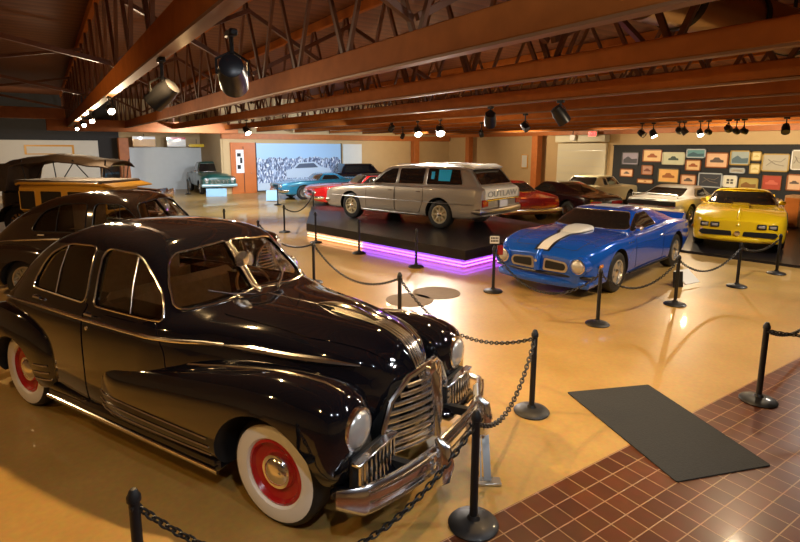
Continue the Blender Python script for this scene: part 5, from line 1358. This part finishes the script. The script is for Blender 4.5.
# ---- box-bodied yellow sedan
def box_sedan(loc, deg, s):
    r = thing('antique_box_sedan', 'ochre yellow 1920s box-bodied sedan with black roof, third from the front', 'car')
    MB().box((-.6, 0, .82), (2.3, 1.34, .62), bev=.08).build('lower_body', M['dark_brown_paint'], r)
    # upper body with window openings
    up = MB().box((-.6, 0, 1.47), (2.26, 1.30, .72), bev=.10).build('upper_body', M['ochre_paint'], r)
    wins = [(-1.42, .42), (-.80, .56), (-.10, .56)]
    for xc, w_ in wins:
        for sd in (1, -1):
            p = round_poly([(xc-w_/2, 1.22), (xc+w_/2, 1.22), (xc+w_/2, 1.66), (xc-w_/2, 1.66)], .04)
            MB().prism(p, 'y', sd*.60, sd*.657).build('side_window', M['dark_glass'], r)
            o = MB(); q = [(x, sd*.658, z) for x, z in p]; o.tube(q, .012, 6, closed=True); o.build('window_frame', M['ochre_paint'], r)
    MB().prism(round_poly([(-.55, 1.24), (.55, 1.24), (.55, 1.66), (-.55, 1.66)], .04), 'x', .50, .54).build('windshield', M['dark_glass'], r)
    MB().box((-.6, 0, 1.85), (2.34, 1.34, .10), bev=.045).build('roof', M['canvas'], r)
    for sd in (1, -1): MB().tube([(-1.72, sd*.62, 1.80), (-1.6, sd*.665, 1.83), (.4, sd*.665, 1.83), (.53, sd*.62, 1.80)], .032, 8).build('roof_rail', M['ochre_paint'], r)
    MB().prism([(.50, 1.80), (.52, 1.86), (.86, 1.77), (.85, 1.74)], 'y', -.66, .66).build('sun_visor', M['ochre_paint'], r)
    # hood, radiator, lamps
    h = Hull(dict(W=[(.5, .60), (1.6, .34)], W5=[(.5, .59), (1.6, .34)], Wc=[(.5, .55), (1.6, .31)], Wr=[(.5, .4), (1.6, .24)], zb=[(.5, .5), (1.6, .5)], zs=[(.5, 1.08), (1.6, 1.0)], zc=[(.5, 1.12), (1.6, 1.04)], zr=[(.5, 1.18), (1.6, 1.10)], zt=[(.5, 1.21), (1.6, 1.14)]), nx=12, sub=3)
    h.obj('hood', M['dark_brown_paint'], r)
    MB().prism(round_poly([(-.36, .46), (.36, .46), (.37, 1.0), (.25, 1.17), (-.25, 1.17), (-.37, 1.0)], .06), 'x', 1.60, 1.68).build('radiator_shell', M['chrome'], r)
    MB().prism(round_poly([(-.29, .52), (.29, .52), (.30, .98), (.20, 1.08), (-.20, 1.08), (-.30, .98)], .05), 'x', 1.68, 1.69).build('radiator_core', M['dark'], r)
    for sd in (1, -1):
        round_lamp(r, 1.82, sd*.42, .98, .135); MB().tube([(1.70, sd*.42, .95), (1.70, sd*.42, .55)], .018, 8).build('lamp_post', M['chrome'], r)
        wing(r, 1.38, 0, .66, .47, M['dark_brown_paint'], 'front_fender', sd); wing(r, -1.42, 0, .66, .47, M['dark_brown_paint'], 'rear_fender', sd)
        MB().box((-.02, sd*.70, .33), (1.95, .26, .04), bev=.01).build('running_board', M['black_trim'], r)
        MB().box((-.04, sd*.675, .84), (.03, .02, .5)).build('door_seam', M['dark'], r)
    MB().tube([(1.70, -.42, .95), (1.72, 0, .93), (1.70, .42, .95)], .018, 8).build('lamp_bar', M['chrome'], r)
    for z in (.50, .56): MB().tube([(1.92, -.75, z), (2.0, 0, z), (1.92, .75, z)], .02, 8).build('front_bumper', M['chrome'], r)
    MB().box((0, 0, .47), (3.6, .8, .1), bev=.02).build('chassis', M['dark'], r)
    wheels(r, 'wood', .37, .13, 1.38, -1.42, .66)
    r.location = (*loc, 0); r.rotation_euler.z = math.radians(deg); r.scale = (s, s, s)
box_sedan((1.03, 13.55), -43, .94)
# ---- touring car with canvas top
def touring(loc, deg, s):
    r = thing('touring_car', 'open touring car with brown canvas top at far left, farthest of the old cars', 'car')
    h = Hull(dict(W=[(-1.9, .55), (-1.7, .68), (.4, .68), (.6, .56), (1.7, .34)], W5=[(-1.9, .52), (-1.7, .65), (.4, .65), (.6, .54), (1.7, .32)], Wc=[(-1.9, .48), (-1.7, .6), (.4, .6), (.6, .5), (1.7, .28)], Wr=[(-1.9, .3), (.4, .4), (.6, .35), (1.7, .2)],
      zb=[(-1.9, .5), (1.7, .5)], zs=[(-1.9, 1.10), (-.2, 1.12), (.5, 1.08), (1.7, .98)], zc=[(-1.9, 1.13), (-.2, 1.14), (.5, 1.12), (1.7, 1.02)], zr=[(-1.9, 1.14), (.4, 1.15), (.6, 1.18), (1.7, 1.08)], zt=[(-1.9, 1.14), (.4, 1.15), (.6, 1.2), (1.7, 1.11)]), nx=24, sub=3)
    h.obj('body', M['black_paint'], r)
    for x in (-.35, -1.35):
        MB().box((x, 0, 1.18), (.2, 1.1, .40), bev=.07).build('seat', M['seat_brown'], r)
    # canvas roof: sagging cloth sheet with real thickness over bows
    V = []; F = []; nx, ny = 22, 10
    xs = np.linspace(-1.95, .78, nx+1)
    def zt(x, y): 
        base = np.interp(x, [-1.95, -1.7, -.9, -.5, .3, .78], [1.72, 1.90, 2.02, 2.04, 1.92, 1.86]); return base-.16*abs(y/.72)**3-.02*math.sin((x+1.95)*5)**2
    for i, x in enumerate(xs):
        for j in range(ny+1):
            y = -.72+1.44*j/ny; V.append((x, y, zt(x, y)))
    k = len(V); V += [(x, y, z-.03) for x, y, z in V]; w_ = ny+1
    for i in range(nx):
        for j in range(ny): F.append((i*w_+j, (i+1)*w_+j, (i+1)*w_+j+1, i*w_+j+1)); F.append((k+i*w_+j, k+i*w_+j+1, k+(i+1)*w_+j+1, k+(i+1)*w_+j))
        F.append((i*w_, k+i*w_, k+(i+1)*w_, (i+1)*w_)); F.append((i*w_+ny, (i+1)*w_+ny, k+(i+1)*w_+ny, k+i*w_+ny))
    for j in range(ny): F.append((j, j+1, k+j+1, k+j)); F.append((nx*w_+j, k+nx*w_+j, k+nx*w_+j+1, nx*w_+j+1))
    mesh_obj('canvas_top', V, F, M['canvas'], r)
    # rear curtain and side quarter
    MB().prism([(-.66, 1.12), (.66, 1.12), (.68, 1.78), (-.68, 1.78)], 'x', -1.95, -1.92).build('rear_curtain', M['canvas'], r)
    for sd in (1, -1):
        MB().prism([(-1.93, 1.12), (-1.72, 1.12), (-1.55, 1.80), (-1.93, 1.78)], 'y', sd*.66, sd*.69).build('side_curtain', M['canvas'], r)
        for x0, x1 in ((-1.2, -1.3), (-1.2, -.7), (.55, .68), (.5, -.1)): MB().tube([(x0, sd*.62, 1.12), (x1, sd*.66, 1.88)], .014, 6).build('top_bow', M['black_trim'], r)
        round_lamp(r, 1.85, sd*.42, .98, .13); MB().tube([(1.72, sd*.42, .95), (1.70, sd*.40, .55)], .018, 8).build('lamp_post', M['chrome'], r)
        wing(r, 1.38, 0, .66, .48, M['black_paint'], 'front_fender', sd); wing(r, -1.45, 0, .66, .48, M['black_paint'], 'rear_fender', sd)
        MB().box((-.05, sd*.70, .33), (1.9, .26, .04), bev=.01).build('running_board', M['black_trim'], r)
    o = MB(); o.tube([(.50, -.6, 1.15), (.56, -.6, 1.72), (.56, .6, 1.72), (.50, .6, 1.15)], .016, 8); o.build('windshield_frame', M['chrome_dull'], r)
    MB().prism([(-.59, 1.16), (.59, 1.16), (.59, 1.71), (-.59, 1.71)], 'x', .525, .535).build('windshield', M['clear_glass'], r)
    MB().prism(round_poly([(-.36, .46), (.36, .46), (.37, 1.0), (.25, 1.14), (-.25, 1.14), (-.37, 1.0)], .06), 'x', 1.70, 1.78).build('radiator_shell', M['chrome'], r)
    MB().box((0, 0, .47), (3.6, .8, .1), bev=.02).build('chassis', M['dark'], r)
    wheels(r, 'wood', .37, .12, 1.38, -1.45, .66)
    r.location = (*loc, 0); r.rotation_euler.z = math.radians(deg); r.scale = (s, s, s)
touring((1.12, 17.9), -30, 1.14)
# ---- green pickup truck
ct = dict(
 W=[(-2.3, .84), (-1.4, .86), (-.62, .88), (0, .90), (1.4, .93), (2.0, .92), (2.25, .84)],
 W5=[(-2.3, .82), (-1.4, .84), (-.62, .86), (0, .87), (1.4, .86), (2.0, .84), (2.25, .76)],
 Wc=[(-2.3, .78), (-.75, .78), (-.62, .80), (0, .80), (.8, .78), (1.4, .70), (2.25, .58)],
 Wr=[(-2.3, .72), (-.75, .72), (-.6, .60), (.1, .60), (.35, .64), (.8, .66), (1.4, .55), (2.25, .42)],
 zb=[(-2.3, .42), (1.4, .38), (2.25, .42)],
 zs=[(-2.3, 1.04), (-.7, 1.04), (-.6, 1.12), (.8, 1.10), (1.4, 1.02), (2.0, .96), (2.25, .88)],
 zc=[(-2.3, 1.05), (-.7, 1.05), (-.6, 1.15), (.8, 1.13), (1.4, 1.06), (2.0, 1.0), (2.25, .91)],
 zr=[(-2.3, 1.055), (-.75, 1.055), (-.6, 1.58), (-.5, 1.66), (.1, 1.66), (.3, 1.60), (.75, 1.16), (.9, 1.15), (1.4, 1.14), (2.0, 1.08), (2.25, .96)],
 zt=[(-2.3, 1.06), (-.75, 1.06), (-.6, 1.62), (-.45, 1.72), (.1, 1.73), (.35, 1.63), (.82, 1.18), (1.0, 1.18), (1.4, 1.17), (2.0, 1.11), (2.25, .98)])
T_, h = auto('pickup_truck', 'dark green 1950s pickup truck facing us beside the orange door', (7.75, 30.95), math.radians(-92.4), 1.0, 0, M['green_paint'], ct,
 [([(-.42, 1.18), (.62, 1.17), (.32, 1.52), (.18, 1.60), (-.42, 1.60)], 'side_window')], [(-.72, 1.19), (.72, 1.19), (.60, 1.60), (-.60, 1.60)], None, 'steel', .36, .18, (1.42, -1.5), .78, trim=M['chrome'], doors=[[(-.5, .44), (.72, .44), (.72, 1.1), (-.5, 1.1)]], nx=40)
for sd in (1, -1):
    headlight(T_, (2.26, sd*.66, .80), .095, deep=.07); box_obj('parking_lamp', (2.27, sd*.66, .66), (.03, .14, .06), M['lamp_glass'], T_, .01)
mb = MB(); [mb.box((2.27, 0, z), (.04, .98, .03), bev=.01) for z in (.62, .70, .78)]; [mb.box((2.27, y, .70), (.04, .03, .16)) for y in (-.4, -.2, 0, .2, .4)]; mb.build('grille', M['chrome'], T_)
bump(T_, 2.36, 1, .88, .50, .16, mat('pale_blue_bumper', (.40, .58, .62), .3, .5), .08, .1, 'front_bumper', .15)
MB().box((-1.55, 0, 1.03), (1.45, 1.3, .10), bev=.02).build('bed_liner', M['dark'], T_)
sidemirror(T_, h, .5, 1.14, M['chrome'])
# ---------------------------------------------------------------- camera, world, view
bpy.context.view_layer.update()
cam = bpy.data.cameras.new('camera'); co = bpy.data.objects.new('camera', cam); C.objects.link(co); SC.camera = co
f, cy, pit, roll, th = 528.68, 234.83, .1629, .0034, .5887
cam.sensor_width = 36; cam.lens = f*36/800; cam.shift_y = -(271-cy)/800; cam.clip_end = 200
cp, sp = math.cos(pit), math.sin(pit)
def rm(v): return Vector((v[0]*math.cos(th)+v[1]*math.sin(th), -v[0]*math.sin(th)+v[1]*math.cos(th), v[2]))
F_ = rm((0, cp, -sp)); U_ = rm((0, sp, cp)); R_ = rm((1, 0, 0))
R2 = R_*math.cos(roll)+U_*math.sin(roll); U2 = -R_*math.sin(roll)+U_*math.cos(roll)
co.matrix_world = Matrix(((R2.x, U2.x, -F_.x, 0), (R2.y, U2.y, -F_.y, 0), (R2.z, U2.z, -F_.z, 2.5), (0, 0, 0, 1)))
w = bpy.data.worlds.new('world'); SC.world = w; w.use_nodes = True
bg = w.node_tree.nodes['Background']; bg.inputs[0].default_value = (1, .6, .35, 1); bg.inputs[1].default_value = .02
vs = SC.view_settings; vs.view_transform = 'Standard'; vs.look = 'None'; vs.gamma = 1; vs.use_curve_mapping = False; vs.exposure = 0.0
SC.cycles.use_denoising = True
SC.cycles.max_bounces = 8; SC.cycles.sample_clamp_indirect = 4
